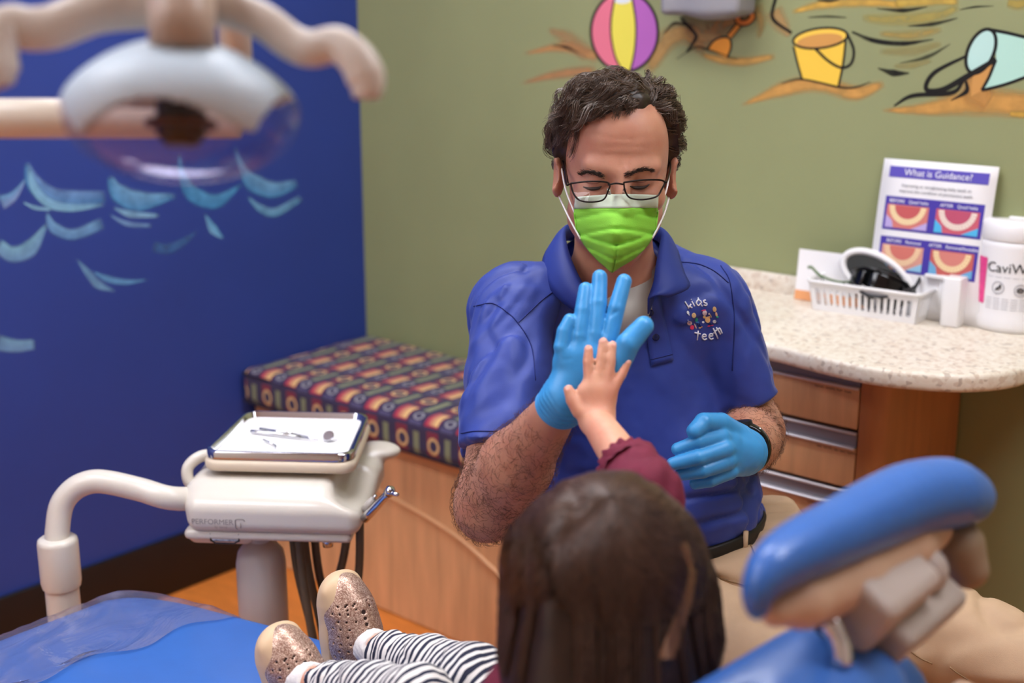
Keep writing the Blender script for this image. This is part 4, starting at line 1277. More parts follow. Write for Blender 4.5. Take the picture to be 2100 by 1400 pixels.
M_SHIELD = shield_mat()
LD_ = .95
lc = P(372, 238, LD_)
LX = RT; LZ = UP * 1.0; LZ /= np.linalg.norm(LZ); LY = np.cross(LZ, LX)
TL = frame_mat(lc, LX, LY, LZ)
lamp = thing('dental_lamp', 'white dental lamp with clear shield and curved handles hanging over the chair', 'dental lamp', tuple(lc))
s_px = LD_ / F_PX
ax_, by_, cz_ = 240 * s_px, .075, 150 * s_px
nu, nv = 160, 80
def lamp_pt(u, v, k=1.0):
    a = 2 * math.pi * u; b = math.pi * (v - .5)
    sx = math.cos(b)
    x = math.copysign(abs(math.cos(a)) ** .9, math.cos(a)) * sx * ax_
    z = math.sin(b) * cz_
    if z > 0: z *= .95 * (1 - .30 * (x / ax_) ** 2)
    return np.array([x * k, math.sin(a) * sx * by_ * k, (z + .004) * k])
white, glass = MB(), MB()
Gp = np.array([[lamp_pt(i / nu, j / nv) for i in range(nu)] for j in range(nv + 1)])
fw_, fg_ = [], []
for j in range(nv):
    for i in range(nu):
        q = (j * nu + i, j * nu + (i + 1) % nu, (j + 1) * nu + (i + 1) % nu, (j + 1) * nu + i)
        c = Gp.reshape(-1, 3)[list(q)].mean(0)
        xn = c[0] / ax_
        lim = (-.36 + .36 * math.cos(min(1, abs(xn) / .72) * math.pi / 2) ** 1.2 - .42 * max(0, abs(xn) - .72) / .28 * 0) * cz_
        if abs(xn) > .72: lim = (-.36 + .75 * (abs(xn) - .72) / .28) * cz_ * 1.0
        if c[1] > .01: lim = .30 * cz_
        (fw_ if c[2] > lim - .0 else fg_).append(q)
def thick(faces, t_):
    used = sorted({i for q in faces for i in q}); mp_ = {v: k for k, v in enumerate(used)}
    A = Gp.reshape(-1, 3)[used]; n_ = len(used); B = A * (1 - t_ / .06)
    Fc = [tuple(mp_[i] for i in q) for q in faces] + [tuple(mp_[i] + n_ for i in q[::-1]) for q in faces]
    from collections import Counter
    cnt = Counter(); 
    for q in faces:
        for k in range(4): cnt[(q[k], q[(k + 1) % 4])] += 1
    for (a, b) in list(cnt):
        if (b, a) not in cnt: Fc.append((mp_[b], mp_[a], mp_[a] + n_, mp_[b] + n_))
    return TL(np.concatenate([A, B])), Fc
Vw, Fw_ = thick(fw_, .004); obj('reflector', MB().add(Vw, Fw_), M_SHELL, lamp)
obj('shield', MB().add(TL(Gp.reshape(-1, 3)), fg_), M_SHIELD, lamp)
obj('bulb_housing', MB().lathe([(0, -.018), (.012, -.018), (.018, -.010), (.019, .03), (0, .03)], tuple(TL(np.array((0, .0, -.004)))), 24, ax=LZ), mat('black_housing', '#0c0a0a', rough=.35), lamp, sharp=50)
obj('bulb_rim', MB().tube([TL(np.array((.024 * math.cos(a), .024 * math.sin(a), -.006))) for a in np.linspace(0, 6.2832, 28)], .003, 8, cap=False), mat('amber_rim', '#4a3428', rough=.3), lamp)
M_TAUPE = mat('taupe_plastic', '#b09a8a', rough=.4, var=.03)
obj('stem', MB().tube([P(376, 104, LD_ - .040), P(374, 40, LD_ - .038), P(372, -90, LD_ - .02)], [.024, .0235, .0235], 24), M_TAUPE, lamp)
obj('stem_collar', MB().tube([P(376, 98, LD_ - .040), P(376, 122, LD_ - .036)], [.0245, .019], 24), M_SHELL, lamp)
M_HANDLE = mat('ivory_handle', '#cabfb4', rough=.3, var=.02)
obj('handle', MB().tube(spline([P(x, y, d) for x, y, d in ((395, 12, .955), (470, 18, .95), (540, 45, .94), (600, 88, .935), (640, 100, .93), (690, 92, .925), (730, 120, .92), (752, 165, .92), (752, 200, .92))], 48), np.interp(np.linspace(0, 1, 48), [0, .6, .85, 1], [.0115, .0105, .012, .0085]), 14, flat=((0, 0, 1), 1.25)), M_HANDLE, lamp)
obj('handle', MB().tube(spline([P(x, y, d) for x, y, d in ((350, 12, .955), (270, 15, .95), (190, 25, .94), (110, 55, .935), (60, 60, .93), (20, 55, .925), (-10, 90, .92), (-8, 150, .92), (2, 175, .92))], 48), np.interp(np.linspace(0, 1, 48), [0, .6, .85, 1], [.0125, .0115, .013, .0085]), 14, flat=((0, 0, 1), 1.35)), M_HANDLE, lamp)
M_ARM = mat('ivory_arm', '#d2c6b6', rough=.32, var=.02)
AD = 1.2
obj('support_arm', MB().tube([P(-420, 243, AD), P(490, 243, AD)], .0185, 20), M_ARM, lamp)
vtop = P(492, 243, AD); up_ = np.array([0, 0, 1.0])
obj('upright', MB().tube([P(492, 245, AD), P(492, 245, AD) + up_ * .36], .0142, 20), M_ARM, lamp)
tp = P(492, 245, AD) + up_ * .355
obj('top_link', MB().tube(spline([tp, tp + up_ * .02 + (P(372, -90, LD_) - tp) * .3, P(372, -120, LD_) + up_ * .12, P(372, -85, LD_)], 20), .016, 14), M_ARM, lamp)
far = P(-420, 243, AD)
obj('ceiling_drop', MB().tube([far + up_ * -.02, np.array([far[0], far[1], RZ - .002])], .022, 18), M_ARM, lamp)
# ================================================================== the man on the stool
def skin_mat(name, col, red, rough=.5):
    m, nt, b = newmat(name)
    N = nt.nodes.new; L = nt.links.new
    tc = N('ShaderNodeTexCoord')
    n = N('ShaderNodeTexNoise'); n.inputs['Scale'].default_value = 28; n.inputs['Detail'].default_value = 5; L(tc.outputs['Object'], n.inputs['Vector'])
    r = N('ShaderNodeValToRGB'); r.color_ramp.elements[0].position = .35; r.color_ramp.elements[1].position = .68
    r.color_ramp.elements[0].color = lin(col); r.color_ramp.elements[1].color = lin(red); L(n.outputs[0], r.inputs[0])
    L(r.outputs[0], b.inputs['Base Color'])
    b.inputs['Roughness'].default_value = rough
    b.inputs['Subsurface Weight'].default_value = .25
    b.inputs['Subsurface Radius'].default_value = (.010, .004, .002); b.inputs['Subsurface Scale'].default_value = .5
    n2 = N('ShaderNodeTexNoise'); n2.inputs['Scale'].default_value = 420; n2.inputs['Detail'].default_value = 3; L(tc.outputs['Object'], n2.inputs['Vector'])
    bp = N('ShaderNodeBump'); bp.inputs['Strength'].default_value = .12; bp.inputs['Distance'].default_value = .001; L(n2.outputs[0], bp.inputs['Height']); L(bp.outputs[0], b.inputs['Normal'])
    return m


M_SKIN = skin_mat('man_skin', '#be8a70', '#b57a62')
M_POLO = mat('royal_blue_jersey', '#293e92', rough=.52, var=.03, vscale=40, bump=.06, bscale=900, sheen=.1)
M_POLOD = mat('royal_blue_rib', '#26398a', rough=.6, var=.03, vscale=40)
M_KHAKI = mat('khaki_twill', '#bfa080', rough=.75, var=.05, vscale=30, bump=.1, bscale=900)
M_GLOVE = mat('blue_nitrile', '#3d94d2', rough=.38, var=.04, vscale=40, bump=.05, bscale=300, sss=.05)
M_TEE = mat('grey_undershirt', '#b9b7ae', rough=.8, var=.04)
M_HAIR = mat('dark_brown_hair', '#2e2219', rough=.45, var=.3, vscale=60, spec=.6)
M_BELT = mat('black_leather', '#14110f', rough=.4)

man = thing('person', 'man in royal blue polo, green mask, glasses and blue gloves giving a high five', 'person', (1.62, -.92, 0))
# --- head frame (figure space)
HP = math.radians(16); HROLL = math.radians(-1.5)
HC = K(1263, 349, 1.87)
h_up = np.array([math.sin(-HROLL) * .0 + .02, math.cos(HP), math.sin(HP)]); h_up /= np.linalg.norm(h_up)
h_fw = np.array([0.02, -math.sin(HP), math.cos(HP)]); h_fw -= h_up * (h_fw @ h_up); h_fw /= np.linalg.norm(h_fw)
h_rt = np.cross(h_up, h_fw)
HM = np.stack([h_rt, h_up, h_fw], 1)
def Hd(x, y, z): return HC + HM @ np.array([x, y, z])


# --- joints
SH_R = K(1052, 640, 1.95); EL_R = K(1006, 1026, 1.80); WR_R = K(1152, 826, 1.624)
SH_L = K(1468, 625, 2.02); EL_L = K(1543, 885, 2.06); WR_L = K(1524, 925, 1.865)
NECKB = K(1262, 590, 1.99); CHEST = K(1275, 740, 2.06); BELLY = K(1328, 980, 2.08)

g_palm = K(1203, 765, 1.612)
G_R = dict(   # right glove: finger chains (px, py, depth) and radii
    pinky=([(1166, 752, 1.612), (1152, 712, 1.610), (1158, 680, 1.612), (1169, 657, 1.615)], [.0105, .0092, .0088, .0080]),
    ring=([(1188, 740, 1.613), (1190, 690, 1.612), (1196, 636, 1.618), (1201, 593, 1.626)], [.0115, .0100, .0096, .0086]),
    middle=([(1214, 740, 1.613), (1222, 685, 1.612), (1227, 622, 1.618), (1230, 568, 1.628)], [.0115, .0103, .0099, .0088]),
    index=([(1238, 745, 1.612), (1250, 695, 1.609), (1264, 632, 1.611), (1280, 577, 1.620)], [.0115, .0102, .0096, .0086]),
    thumb=([(1222, 800, 1.606), (1258, 762, 1.590), (1288, 705, 1.580), (1320, 668, 1.584)], [.0165, .0150, .0135, .0112]))
G_L = dict(
    thumb=([(1512, 892, 1.85), (1478, 868, 1.825), (1443, 866, 1.80), (1425, 884, 1.792)], [.0155, .0140, .0125, .0108]),
    index=([(1500, 905, 1.835), (1478, 896, 1.815), (1432, 906, 1.795), (1390, 921, 1.80)], [.0125, .0125, .0105, .0085]),
    middle=([(1502, 920, 1.835), (1486, 920, 1.808), (1432, 938, 1.788), (1380, 951, 1.795)], [.0125, .0125, .0105, .0085]),
    ring=([(1504, 938, 1.840), (1490, 945, 1.812), (1442, 964, 1.795), (1396, 972, 1.805)], [.0122, .0120, .0102, .0084]),
    pinky=([(1508, 952, 1.850), (1496, 966, 1.826), (1458, 984, 1.812), (1426, 991, 1.818)], [.0115, .0108, .0092, .0078]))


def hand_into(f, chains, palm_pts, k_f=.004, grow=0.0):
    for a, b, r1, r2, fl in palm_pts: f.cone(a, b, r1 + grow, r2 + grow, k=.012, flat=fl)
    for nm, (js, rs) in chains.items():
        q = [K(*j) for j in js]; rr_ = [r * 1.11 + grow for r in rs]
        f.path(q[:2], rr_[:2], k=k_f); f.path(q[1:], rr_[1:], k=.0010)


viewz = np.array([0, 0, 1.0])
PALM_R = [(K(1170, 815, 1.614), K(1168, 745, 1.613), .022, .022, (viewz, .62)), (K(1190, 820, 1.613), K(1200, 735, 1.612), .024, .024, (viewz, .62)),
          (K(1212, 810, 1.612), K(1232, 740, 1.611), .022, .021, (viewz, .66)), (K(1154, 826, 1.618), K(1180, 790, 1.614), .024, .025, (viewz, .7))]
PALM_L = [(K(1524, 925, 1.862), K(1497, 908, 1.832), .026, .019, None), (K(1524, 928, 1.862), K(1500, 935, 1.834), .026, .018, None), (K(1524, 930, 1.862), K(1506, 955, 1.842), .024, .015, None)]

# --- body: head, neck, trunk, arms in one surface
f = Field(K(905, 690, 2.16) + np.array([-.0, -.36, 0]), K(1625, 130, 1.5) + np.array([.12, .11, 0]), .0034)
f.ell(Hd(0, .034, -.012), (.0745, .088, .098), HM, k=.02)            # cranium
f.ell(Hd(0, -.022, .024), (.064, .094, .068), HM, k=.03)            # face
f.ell(Hd(0, .055, .045), (.058, .055, .048), HM, k=.03)             # forehead
f.cone(Hd(-.040, -.068, .010), Hd(0, -.104, .062), .026, .024, k=.03); f.cone(Hd(.040, -.068, .010), Hd(0, -.104, .062), .026, .024, k=.03)
for s_ in (-1, 1):
    f.ell(Hd(s_ * .040, -.028, .066), (.024, .020, .022), HM, k=.02)     # cheek
    f.ell(Hd(s_ * .031, .0, .104), (.020, .0125, .017), HM, k=.012, cut=True)   # eye socket
    f.ell(Hd(s_ * .0315, -.002, .0795), (.0145, .0125, .0125), HM, k=.004)       # lid over the eye
    f.cone(Hd(s_ * .012, .013, .0925), Hd(s_ * .046, .017, .081), .0075, .006, k=.02)   # brow
    f.ell(Hd(s_ * .0835, -.010, -.008), (.0085, .033, .019), HM @ np.array(Matrix.Rotation(s_ * .45, 3, 'Y')), k=.006)   # ear
    f.ell(Hd(s_ * .0905, -.008, .000), (.006, .019, .010), HM, k=.004, cut=True)
f.cone(Hd(0, .006, .096), Hd(0, -.040, .112), .0085, .0125, k=.012)
for s_ in (-1, 1): f.ell(Hd(s_ * .011, -.044, .104), (.009, .008, .010), HM, k=.006)
f.ell(Hd(0, -.072, .090), (.022, .007, .010), HM, k=.008); f.ell(Hd(0, -.082, .088), (.020, .007, .010), HM, k=.008)
f.cone(Hd(0, -.075, -.022), NECKB, .056, .064, k=.03)                # neck
f.ell(CHEST, (.135, .18, .080), k=.05); f.ell(BELLY, (.140, .12, .090), k=.06)
for sj, ej, wj, r in ((SH_R, EL_R, WR_R, 0), (SH_L, EL_L, WR_L, 0)):
    f.cone(NECKB, sj, .038, .036, k=.05)
    f.cone(sj, ej, .042, .044, k=.03)
f.cone(EL_R, EL_R * .62 + WR_R * .38, .047, .0475, k=.02); f.cone(EL_R * .62 + WR_R * .38, WR_R, .0475, .0255, k=.02)
f.ell(EL_R + np.array([-.006, -.018, -.004]), (.040, .040, .040), k=.02)
f.cone(EL_L, EL_L * .5 + WR_L * .5, .050, .045, k=.02); f.cone(EL_L * .5 + WR_L * .5, WR_L, .045, .029, k=.02)
hand_into(f, G_R, PALM_R, grow=-.0028); hand_into(f, G_L, PALM_L, grow=-.0028)
# forehead creases
def crease(p):
    q = (p - HC) @ HM; x, y, z = q[:, 0], q[:, 1], q[:, 2]
    w = np.exp(-(x / .036) ** 2) * (z > .03)
    d = 0
    for y0, b_ in ((.034, 0), (.046, .002), (.058, -.001)): d = d + .0011 * np.exp(-((y - y0 - b_ * np.cos(x * 80) - .10 * x * x * 10) / .0022) ** 2)
    d2 = .0016 * np.exp(-((np.abs(x) - .0065) / .002) ** 2) * np.exp(-((y - .020) / .009) ** 2) * (z > .06)
    return d * w + d2
f.displace(crease, .008)
V, Q = f.mesh(); V = k2w(V)
body = obj('body', (V, Q), M_SKIN, man)
print('body', len(Q))
# --- polo shirt
def smin(A, B, k):
    h = np.clip(.5 + .5 * (A - B) / k, 0, 1); return A * (1 - h) + B * h - k * h * (1 - h)


def fold(p, dirv, wl, amp, seed, stretch=4.0):
    """cloth folds running along dirv"""
    dirv = np.array(dirv, float); dirv /= np.linalg.norm(dirv)
    a = p @ dirv; q = p - a[:, None] * dirv
    q = q / wl + (a / (wl * stretch))[:, None] * dirv
    n = vnoise(q, seed)
    return amp * (.55 * n + .95 * np.exp(-(n / .22) ** 2) - .16)


lo_s = K(905, 690, 2.24) + np.array([0, -.36, 0]); hi_s = K(1625, 420, 1.7) + np.array([.10, 0, 0])
ZW = np.array([0, .968, .25])                    # world up in figure space
f = Field(lo_s, hi_s, .0034)
f.ell(CHEST, (.166, .215, .112), k=.05); f.ell(CHEST + np.array([0, .06, -.01]), (.172, .12, .10), k=.04)
f.ell(BELLY + np.array([0, .0, 0]), (.176, .155, .120), k=.06)
f.ell(K(1330, 1050, 2.08), (.180, .085, .125), k=.05)
f.cone(NECKB + np.array([0, -.015, -.01]), SH_R + np.array([.02, .012, 0]), .060, .060, k=.05); f.cone(NECKB + np.array([0, -.015, -.01]), SH_L + np.array([-.02, .010, 0]), .062, .062, k=.05)
f.plane(K(1335, 1108, 2.08), -ZW + np.array([.14, 0, 0]), k=.02)
for sj, ej, hem, r0, r1, seed, tilt in ((SH_R, EL_R, .79, .066, .060, 21, np.array([-.25, 0, 0.0])), (SH_L, EL_L, .80, .062, .055, 22, np.array([.45, 0, .3]))):
    f2 = Field(lo_s, hi_s, .0034)
    end = sj + (ej - sj) * hem; ax = (ej - sj) / np.linalg.norm(ej - sj)
    f2.cone(sj, end + ax * .06, r0, r1, k=.01)
    f2.plane(end, ax + tilt * .6, k=.002)
    f.D = smin(f.D, f2.D, np.float32(.022)); del f2
def wr(p):
    # armpit drag lines, belly gathers, small creases
    x, y = p[:, 0], p[:, 1]
    torso = fold(p, (.5, .8, 0), .046, .0046, 31, 6) + fold(p, (-.6, .7, .2), .06, .0044, 33, 5)
    low = np.clip((-.10 - y) / .12, 0, 1)
    g = fold(p, (1, .15, 0), .036, .0078, 35, 7) * low
    sl = np.clip((K(1110, 700, 1.95)[0] - x) / .05, 0, 1)
    s2 = fold(p, (.75, .65, 0), .036, .0056, 37, 7) * sl
    sr = np.clip((x - K(1490, 700, 2.0)[0]) / .04, 0, 1)
    s3 = fold(p, (-.5, .85, 0), .036, .0054, 39, 7) * sr
    return torso * (1 - .5 * low) + g + s2 + s3 + .0006 * vnoise(p / .012, 41)
f.displace(wr, .022)
# deep drag folds from the raised arm across the chest
for a, b, r in ((K(1105, 700, 1.93), K(1130, 860, 1.92), .010), (K(1370, 780, 1.93), K(1440, 870, 1.95), .008), (K(1480, 700, 1.95), K(1500, 850, 2.0), .010), (K(1250, 940, 1.93), K(1400, 985, 1.95), .008), (K(1150, 1010, 1.95), K(1330, 1020, 1.94), .008)):
    f.cone(a, b, r, r * .3, k=.014, cut=True)
# neck opening
f.cone(K(1258, 590, 1.985), K(1262, 470, 1.93), .066, .082, k=.006, cut=True)
f.cone(K(1258, 555, 1.88), K(1308, 600, 1.87), .044, .020, k=.008, cut=True)
Vs, Qs = f.mesh(); Vs = k2w(Vs)
polo = obj('polo_shirt', (Vs, Qs), M_POLO, man)
polo['label'] = 'royal blue short-sleeved polo shirt'
BV = BVHTree.FromPolygons([Vector(v) for v in Vs], [tuple(q) for q in Qs.tolist()])


def onto(bvh, px, py, lift, dflt=1.9):
    r = ray(px, py); r_n = r / np.linalg.norm(r)
    hit = bvh.ray_cast(Vector(CAM), Vector(r_n))
    if hit[0] is None:
        nr = bvh.find_nearest(Vector(P(px, py, dflt))); return np.array(nr[0]) + np.array(nr[1]) * abs(lift)
    return np.array(hit[0]) + np.array(hit[1]) * (lift if Vector(hit[1]).dot(Vector(r_n)) < 0 else -lift)


def seam(pts, r=.0009, name='seam', m_=None, n=30, lift=.0006, parent=None):
    q = spline([(x, y, 0) for x, y in pts], n)
    return obj(name, MB().tube([onto(BV, a, b, lift) for a, b, c in q], r, 5), m_ or M_POLOD, parent or polo)


M_SEAM = mat('navy_seam', '#1c2a70', rough=.8)  # dark blue of the stitched seam lines
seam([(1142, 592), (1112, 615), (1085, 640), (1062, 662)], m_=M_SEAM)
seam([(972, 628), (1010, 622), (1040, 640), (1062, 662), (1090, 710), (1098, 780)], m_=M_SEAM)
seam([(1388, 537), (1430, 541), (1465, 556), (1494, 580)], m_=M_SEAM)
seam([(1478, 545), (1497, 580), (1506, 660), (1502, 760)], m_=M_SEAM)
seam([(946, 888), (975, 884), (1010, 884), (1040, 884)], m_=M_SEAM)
# placket with box end and button
G = []
for t_ in np.linspace(0, 1, 14):
    l = np.array([1313, 612]) * (1 - t_) + np.array([1336, 750]) * t_; r = np.array([1352, 604]) * (1 - t_) + np.array([1380, 738]) * t_
    G.append([onto(BV, *(l * (1 - s_) + r * s_), .0022) for s_ in np.linspace(0, 1, 6)])
plk = obj('placket', MB().sheet(np.array(G), .003), M_POLO, polo)
seam([(1333, 737), (1378, 725)], m_=M_SEAM, lift=.0042, n=8, parent=polo)
for bx_p, by_p in ((1343, 690), (1330, 640)):
    pb = onto(BV, bx_p, by_p, .0048); nb_ = -ray(bx_p, by_p)
    obj('button', MB().lathe([(0, -.001), (.0052, -.001), (.0056, 0), (.0045, .0012), (.002, .0008), (0, .0008)], tuple(pb), 16, ax=nb_), mat('navy_button', '#141c48', rough=.25), polo)
# collar: two flaps that fold over
def collar(I, O):
    I = spline([K(*p) for p in I], 22); O = spline([K(*p) for p in O], 22); rows = []
    for s_ in np.linspace(0, 1, 7):
        row = I * (1 - s_) + O * s_
        row = row + np.array([0, .004, .010]) * math.sin(math.pi * s_) * 1.0
        rows.append(row)
    inner = I + np.array([0, -.022, -.004])           # stand inside the fold
    rows = [inner + (I - inner) * .5 * 0] + rows
    return k2w(np.array(rows))
cl = collar([(1262, 468, 2.05), (1195, 456, 2.02), (1160, 464, 1.975), (1162, 505, 1.925), (1178, 550, 1.890), (1205, 598, 1.872), (1240, 632, 1.862)],
            [(1262, 505, 2.09), (1165, 492, 2.07), (1126, 508, 2.005), (1112, 548, 1.945), (1130, 594, 1.905), (1168, 630, 1.886), (1218, 660, 1.868)])
cr = collar([(1262, 468, 2.05), (1325, 458, 2.02), (1357, 472, 1.975), (1352, 512, 1.93), (1346, 548, 1.898), (1341, 580, 1.880), (1330, 612, 1.868)],
            [(1262, 505, 2.09), (1362, 494, 2.06), (1386, 508, 2.01), (1395, 536, 1.96), (1404, 562, 1.930), (1413, 590, 1.908), (1368, 610, 1.875)])
for c_ in (cl, cr): obj('collar', MB().sheet(c_, .0028), M_POLOD, polo)
# ribbed sleeve band
def ring_path(c, ax, r, n=28, flat=1.0):
    ax = ax / np.linalg.norm(ax); a = np.cross(ax, [0, 0, 1.0]); a /= np.linalg.norm(a); b = np.cross(ax, a)
    return [c + r * (math.cos(t_) * a + flat * math.sin(t_) * b) for t_ in np.linspace(0, 2 * math.pi, n)]
# embroidery: white words and small stitched figures
M_WTHR = mat('white_thread', '#e6e6ee', rough=.7, var=.04)
ZE = lambda x, y: (1380 + x / 10.767, 590 + y / 10.767)
def stitch(polys, r, m_, name, parent=polo, label=None):
    mb = MB()
    for pl_ in polys:
        pts = spline([(x, y, 0) for x, y in pl_], max(6, 4 * len(pl_))) if len(pl_) > 2 else np.array([(x, y, 0) for x, y in pl_])
        mb.tube([onto(BV, *ZE(a, b), .0006) for a, b, c in pts], r, 6)
    return obj(name, mb, m_, parent)
wd = [[[(265, 305), (350, 440)], [(400, 360), (335, 455)], [(345, 400), (425, 440)]], [[(395, 255), (402, 265)], [(415, 300), (478, 410)]],
      [[(610, 340), (560, 390), (515, 340), (545, 280), (600, 290), (630, 340)], [(550, 220), (640, 410)]], [[(725, 275), (680, 285), (690, 330), (745, 345), (735, 390), (675, 380)]],
      [[(555, 945), (535, 1150)], [(475, 985), (605, 1015)]], [[(645, 1075), (720, 1070), (715, 1030), (665, 1030), (645, 1090), (690, 1140), (750, 1120)]],
      [[(800, 1065), (870, 1055), (865, 1015), (815, 1020), (795, 1080), (840, 1130), (895, 1110)]], [[(890, 890), (990, 1115)], [(885, 1010), (965, 925)]], [[(955, 870), (1050, 1020)], [(985, 930), (1030, 890), (1085, 1000)]]]
for pol, ch_ in zip(wd, 'kidsteeth'): stitch(pol, .00115, M_WTHR, 'stitched_letter')
def blob(cx, cy, rx, ry, col, rot=0):
    pts = ellipse(cx, cy, rx, ry, rot, 14)
    Vb = [onto(BV, *ZE(cx, cy), .0016)] + [onto(BV, *ZE(x, y), .0009) for x, y in pts]
    return Vb, [(0, i + 1, (i + 1) % 14 + 1) for i in range(14)], col
def figure(parts_, lines):
    mb = MB()
    for cx, cy, rx, ry, col, rot in parts_:
        Vb, Fb, c_ = blob(cx, cy, rx, ry, col, rot); mb.add(Vb, Fb, lin(c_))
    n0 = mb.n
    for (pl_, col) in lines:
        t2 = MB().tube([onto(BV, *ZE(x, y), .0008) for x, y in pl_], .0006, 5); mb.add(t2.V[0], t2.Fc, lin(col))
    obj('stitched_figure', mb, M_PRINT, polo)
figure([(460, 605, 48, 58, '#e8c890', 0), (515, 700, 32, 48, '#2fae86', 15), (540, 755, 40, 20, '#3f86d0', 0), (590, 880, 28, 12, '#d9b080', 0), (630, 862, 24, 12, '#c8884a', -20), (450, 590, 12, 10, '#8a4a30', 0)], [(((540, 770), (570, 850)), '#1c2a70'), (((580, 780), (610, 840)), '#1c2a70')])
figure([(700, 550, 52, 55, '#e6d4d8', 0), (675, 495, 56, 14, '#d84a78', -12), (690, 640, 34, 34, '#f0cc8a', 0), (765, 700, 58, 70, '#f0c486', -12), (800, 640, 24, 22, '#f0c080', 0), (795, 838, 34, 14, '#e0406a', -12), (868, 824, 30, 12, '#e0406a', -12), (665, 755, 28, 24, '#e6e6ee', 20)], [(((800, 770), (810, 820)), '#2a2a50'), (((830, 770), (850, 815)), '#2a2a50')])
figure([(915, 470, 42, 58, '#d8b47c', -10), (905, 462, 12, 16, '#7a4a20', 0), (955, 580, 24, 52, '#e0b890', -12), (975, 640, 28, 20, '#2fae86', 0)], [])
figure([(365, 775, 54, 48, '#e6cfd0', 0), (372, 790, 30, 16, '#b84a40', 10), (420, 870, 46, 52, '#d8385e', 10), (490, 840, 16, 62, '#c9a89a', -25)], [(((330, 700), (330, 730)), '#cfd0e0')])
figure([(330, 545, 28, 40, '#dfe3ea', -20), (350, 590, 12, 20, '#dfe3ea', -20)], [])
figure([(915, 740, 40, 36, '#d8d8dc', 0), (930, 730, 14, 16, '#20202a', 0), (970, 765, 26, 20, '#303a70', 0)], [])
figure([(830, 610, 14, 50, '#b89a70', -25), (795, 570, 20, 22, '#dcd8e0', 0)], [])

# --- undershirt at the throat
f = Field(K(1120, 700, 2.12), K(1420, 520, 1.8), .0035)
f.cone(NECKB + np.array([0, .012, .006]), NECKB + np.array([.008, -.028, .010]), .074, .062, k=.01)
f.plane(K(1300, 580, 1.9), np.array([-.34, .9, .35]), k=.004)
V, Q = f.mesh(); obj('undershirt', (k2w(V), Q), M_TEE, man)

# --- trousers
HIPL, KNL = K(1512, 1128, 2.06), K(2120, 1384, 1.83)
HIPR, KNR = K(1265, 1190, 2.08), K(1800, 1500, 1.77)
def drop(p, z_to, fwd=0.0):
    w_ = k2w(p); q = w_.copy(); q[2] = z_to; q[0] += fwd; return w2k(q)
ANL, ANR = drop(KNL, .10, .06), drop(KNR, .10, .06)
los = np.minimum.reduce([HIPR, ANR, ANL, KNL, K(1080, 1100, 2.2)]) - .11; his = np.maximum.reduce([KNL, HIPL, KNR, ANL, K(1640, 980, 2.1)]) + np.array([.11, .08, .11])
f = Field(los, his, .0052)
f.ell(K(1340, 1135, 2.09), (.176, .085, .125), k=.04)
f.ell(K(1475, 1120, 2.11), (.118, .088, .105), k=.05)
f.ell(K(1556, 1085, 2.125), (.060, .068, .075), k=.03); f.ell(K(1588, 1062, 2.115), (.040, .050, .055), k=.02)
f.cone(HIPL, HIPL * .45 + KNL * .55, .100, .092, k=.05); f.cone(HIPL * .45 + KNL * .55, KNL, .092, .076, k=.03)
f.cone(HIPR, KNR, .102, .078, k=.05)
f.cone(KNL, ANL, .074, .062, k=.03); f.cone(KNR, ANR, .074, .062, k=.03)
f.plane(K(1340, 1098, 2.09), ZW + np.array([-.19, 0, 0]), k=.006)
f.plane(ANL, -ZW, k=.004)
f.displace(lambda p: fold(p, (.3, .9, .2), .070, .0080, 51, 6) + fold(p, (.9, .2, .3), .055, .0075, 53, 7), .03)
for a, b, r in ((K(1440, 1185, 1.96), K(1550, 1210, 1.93), .010), (K(1860, 1350, 1.73), K(2010, 1290, 1.73), .012), (K(1930, 1400, 1.74), K(2080, 1330, 1.74), .010)):
    f.cone(a, b, r, r * .35, k=.014, cut=True)
Vt_, Qt_ = f.mesh(); Vt_ = k2w(Vt_)
trous = obj('trousers', (Vt_, Qt_), M_KHAKI, man); trous['label'] = 'khaki trousers'
BT = BVHTree.FromPolygons([Vector(v) for v in Vt_], [tuple(q) for q in Qt_.tolist()])
M_KSEAM = mat('khaki_seam', '#8a6c4c', rough=.8)
for pts in ([(1538, 1114), (1546, 1132), (1553, 1150), (1558, 1168)], [(1868, 1336), (1890, 1350), (1912, 1360)], [(1948, 1367), (1965, 1380), (1985, 1392)], [(1440, 1175), (1480, 1186), (1530, 1200)]):
    q = spline([(x, y, 0) for x, y in pts], 12)
    obj('pocket_seam', MB().tube([onto(BT, a, b, .0008, 2.0) for a, b, c in q], .0011, 5), M_KSEAM, trous)
